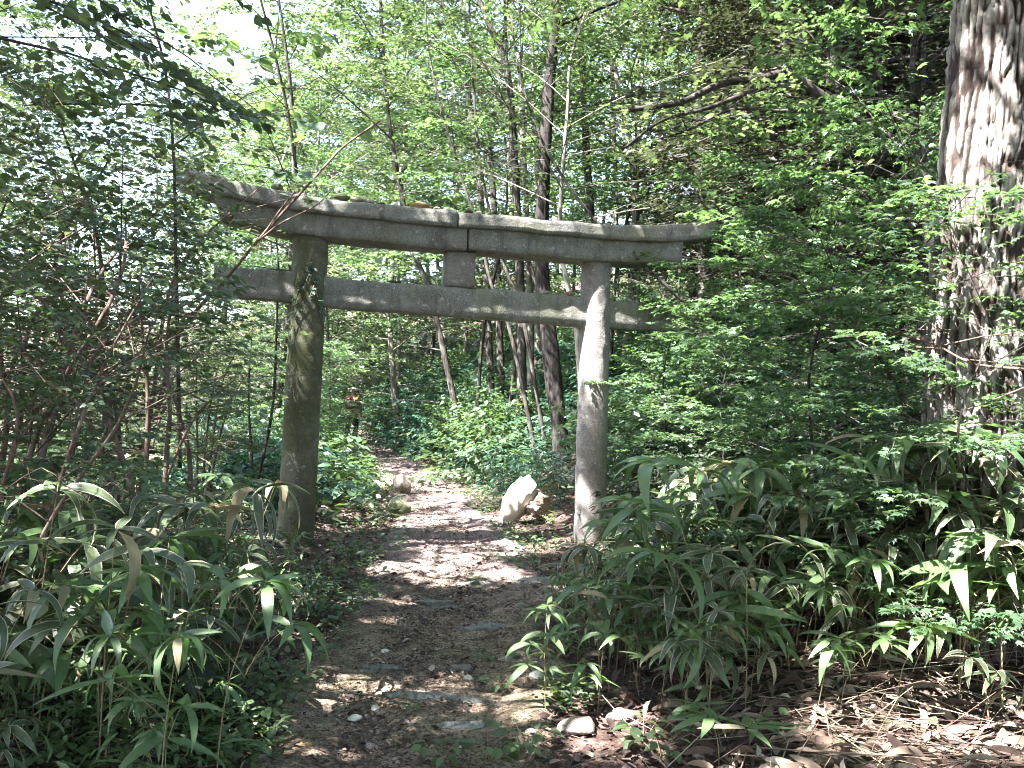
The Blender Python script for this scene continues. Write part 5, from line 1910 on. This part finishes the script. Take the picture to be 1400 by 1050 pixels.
# ================================================================== HIKER
def person():
    f = hit(480, 605)
    g = gz(f[0], f[1])
    root = thing('person', 'distant hiker in ochre jacket with dark red backpack walking away up the path', 'person', (f[0], f[1], g), math.radians(-18))

    def skin(name, pts, edges, rad, mat, sub=2):
        me = bpy.data.meshes.new(name)
        me.from_pydata(pts, edges, [])
        o = bpy.data.objects.new(name, me)
        COL.objects.link(o)
        o.parent = root
        sm = o.modifiers.new('skin', 'SKIN')
        for v, r_ in zip(me.skin_vertices[0].data, rad):
            v.radius = (r_, r_) if np.isscalar(r_) else r_
        me.skin_vertices[0].data[0].use_root = True
        sb = o.modifiers.new('sub', 'SUBSURF')
        sb.levels = sb.render_levels = sub
        me.materials.append(mat)
        return o
    skin_m = plain('skin', (.45, .28, .2), .6, .1)
    ochre = plain('ochre_cloth', (.24, .14, .05), .8, .2)
    dark = plain('dark_cloth', (.025, .022, .028), .8, .2)
    red = plain('red_cloth', (.16, .012, .03), .6, .2)
    pale = plain('pale_cloth', (.62, .62, .64), .7, .1)
    maroon = plain('maroon_leather', (.12, .03, .05), .6, .2)
    # body: pelvis 0, spine, neck, head, arms, legs (one surface)
    pts = [(0, 0, .93), (0, 0, 1.12), (0, .01, 1.34), (0, .02, 1.46), (0, .03, 1.54), (0, .035, 1.66),
           (.19, 0, 1.38), (.24, .02, 1.12), (.22, .14, .92), (.22, .20, .84),
           (-.19, 0, 1.38), (-.25, -.03, 1.12), (-.23, .06, .90), (-.23, .11, .82),
           (.10, .0, .88), (.10, .10, .50), (.10, .02, .10), (.10, .16, .04),
           (-.10, 0, .88), (-.10, -.06, .50), (-.10, -.20, .12), (-.10, -.08, .04)]
    ed = [(0, 1), (1, 2), (2, 3), (3, 4), (4, 5), (2, 6), (6, 7), (7, 8), (8, 9), (2, 10), (10, 11), (11, 12), (12, 13),
          (0, 14), (14, 15), (15, 16), (16, 17), (0, 18), (18, 19), (19, 20), (20, 21)]
    rad = [.14, .13, .15, .06, .055, .10, .07, .05, .035, .04, .07, .05, .035, .04, .095, .065, .045, .04, .095, .065, .045, .04]
    skin('body', pts, ed, rad, skin_m)
    jp = [(0, 0, .86), (0, 0, 1.12), (0, .01, 1.36), (0, .02, 1.46), (.20, 0, 1.38), (.245, .02, 1.12), (.225, .13, .94), (-.20, 0, 1.38), (-.255, -.03, 1.12), (-.235, .05, .93)]
    skin('jacket', jp, [(0, 1), (1, 2), (2, 3), (2, 4), (4, 5), (5, 6), (2, 7), (7, 8), (8, 9)], [(.19, .16), (.17, .15), (.18, .16), .075, .085, .066, .055, .085, .066, .055], ochre)
    for s, kn, an in ((1, .10, .02), (-1, -.06, -.20)):
        skin('trouser_leg', [(.1 * s, 0, .9), (.1 * s, kn, .5), (.1 * s, an, .12)], [(0, 1), (1, 2)], [.115, .085, .07], dark)
        skin('shoe', [(.1 * s, an - .03, .06), (.1 * s, an + .08, .045), (.1 * s, an + .17, .035)], [(0, 1), (1, 2)], [.06, .05, .045], maroon)
    skin('backpack', [(0, -.20, 1.02), (0, -.23, 1.22), (0, -.20, 1.42)], [(0, 1), (1, 2)], [(.17, .11), (.20, .14), (.17, .10)], red)
    skin('hat', [(0, .035, 1.66), (0, .035, 1.745)], [(0, 1)], [.125, .10], pale)
    mb = MB()
    a = np.arange(24) * 2 * PI / 24
    v = [(math.cos(t) * rr, .035 + math.sin(t) * rr, zz) for rr, zz in ((.11, 1.70), (.19, 1.675), (.19, 1.667), (.11, 1.69)) for t in a]
    fcs = [(k * 24 + i, k * 24 + (i + 1) % 24, ((k + 1) % 4) * 24 + (i + 1) % 24, ((k + 1) % 4) * 24 + i) for k in range(4) for i in range(24)]
    mb.faces(v, fcs)
    obj('hat_brim', mb, pale, root, True)


person()

# ================================================================== LIGHT
el = math.asin(SUN[2])
az = math.atan2(SUN[0], SUN[1])
w = bpy.data.worlds.new('World')
scene.world = w
w.use_nodes = True
t = w.node_tree
t.nodes.clear()
o = t.nodes.new('ShaderNodeOutputWorld')
bg = t.nodes.new('ShaderNodeBackground')
sky = t.nodes.new('ShaderNodeTexSky')
sky.sky_type = 'NISHITA'
sky.sun_disc = False
sky.sun_elevation = el
sky.sun_rotation = az
sky.dust_density = 2.0
sky.air_density = 1.2
sky.ozone_density = 1.5
bg.inputs[1].default_value = .09
t.links.new(sky.outputs[0], bg.inputs[0])
t.links.new(bg.outputs[0], o.inputs[0])
ld = bpy.data.lights.new('sun', 'SUN')
ld.energy = 5.0
ld.angle = math.radians(.5)
ld.color = (1, .975, .94)
lo = bpy.data.objects.new('sun', ld)
COL.objects.link(lo)
lo.location = tuple(SUN * 50)
lo.rotation_euler = Vector(-SUN).to_track_quat('-Z', 'Y').to_euler()

scene.view_settings.view_transform = 'Standard'
scene.view_settings.look = 'None'
scene.view_settings.exposure = 3.9
scene.view_settings.gamma = 1
cy = scene.cycles
cy.filter_width = 1.05
cy.max_bounces = 7
cy.diffuse_bounces = 5
cy.glossy_bounces = 2
cy.transmission_bounces = 5
cy.caustics_reflective = False
cy.caustics_refractive = False
cy.sample_clamp_indirect = 6

# a kind's first model that was never placed is removed
gone = set()
for root, used in list(PROTO.values()):
    pass
placed = {id(r_) for r_, u_ in PROTO.values() if u_}
for root, used in list(PROTO.values()):
    if not used and id(root) not in placed and id(root) not in gone:
        gone.add(id(root))
        for ch in list(root.children):
            bpy.data.objects.remove(ch)
        bpy.data.objects.remove(root)
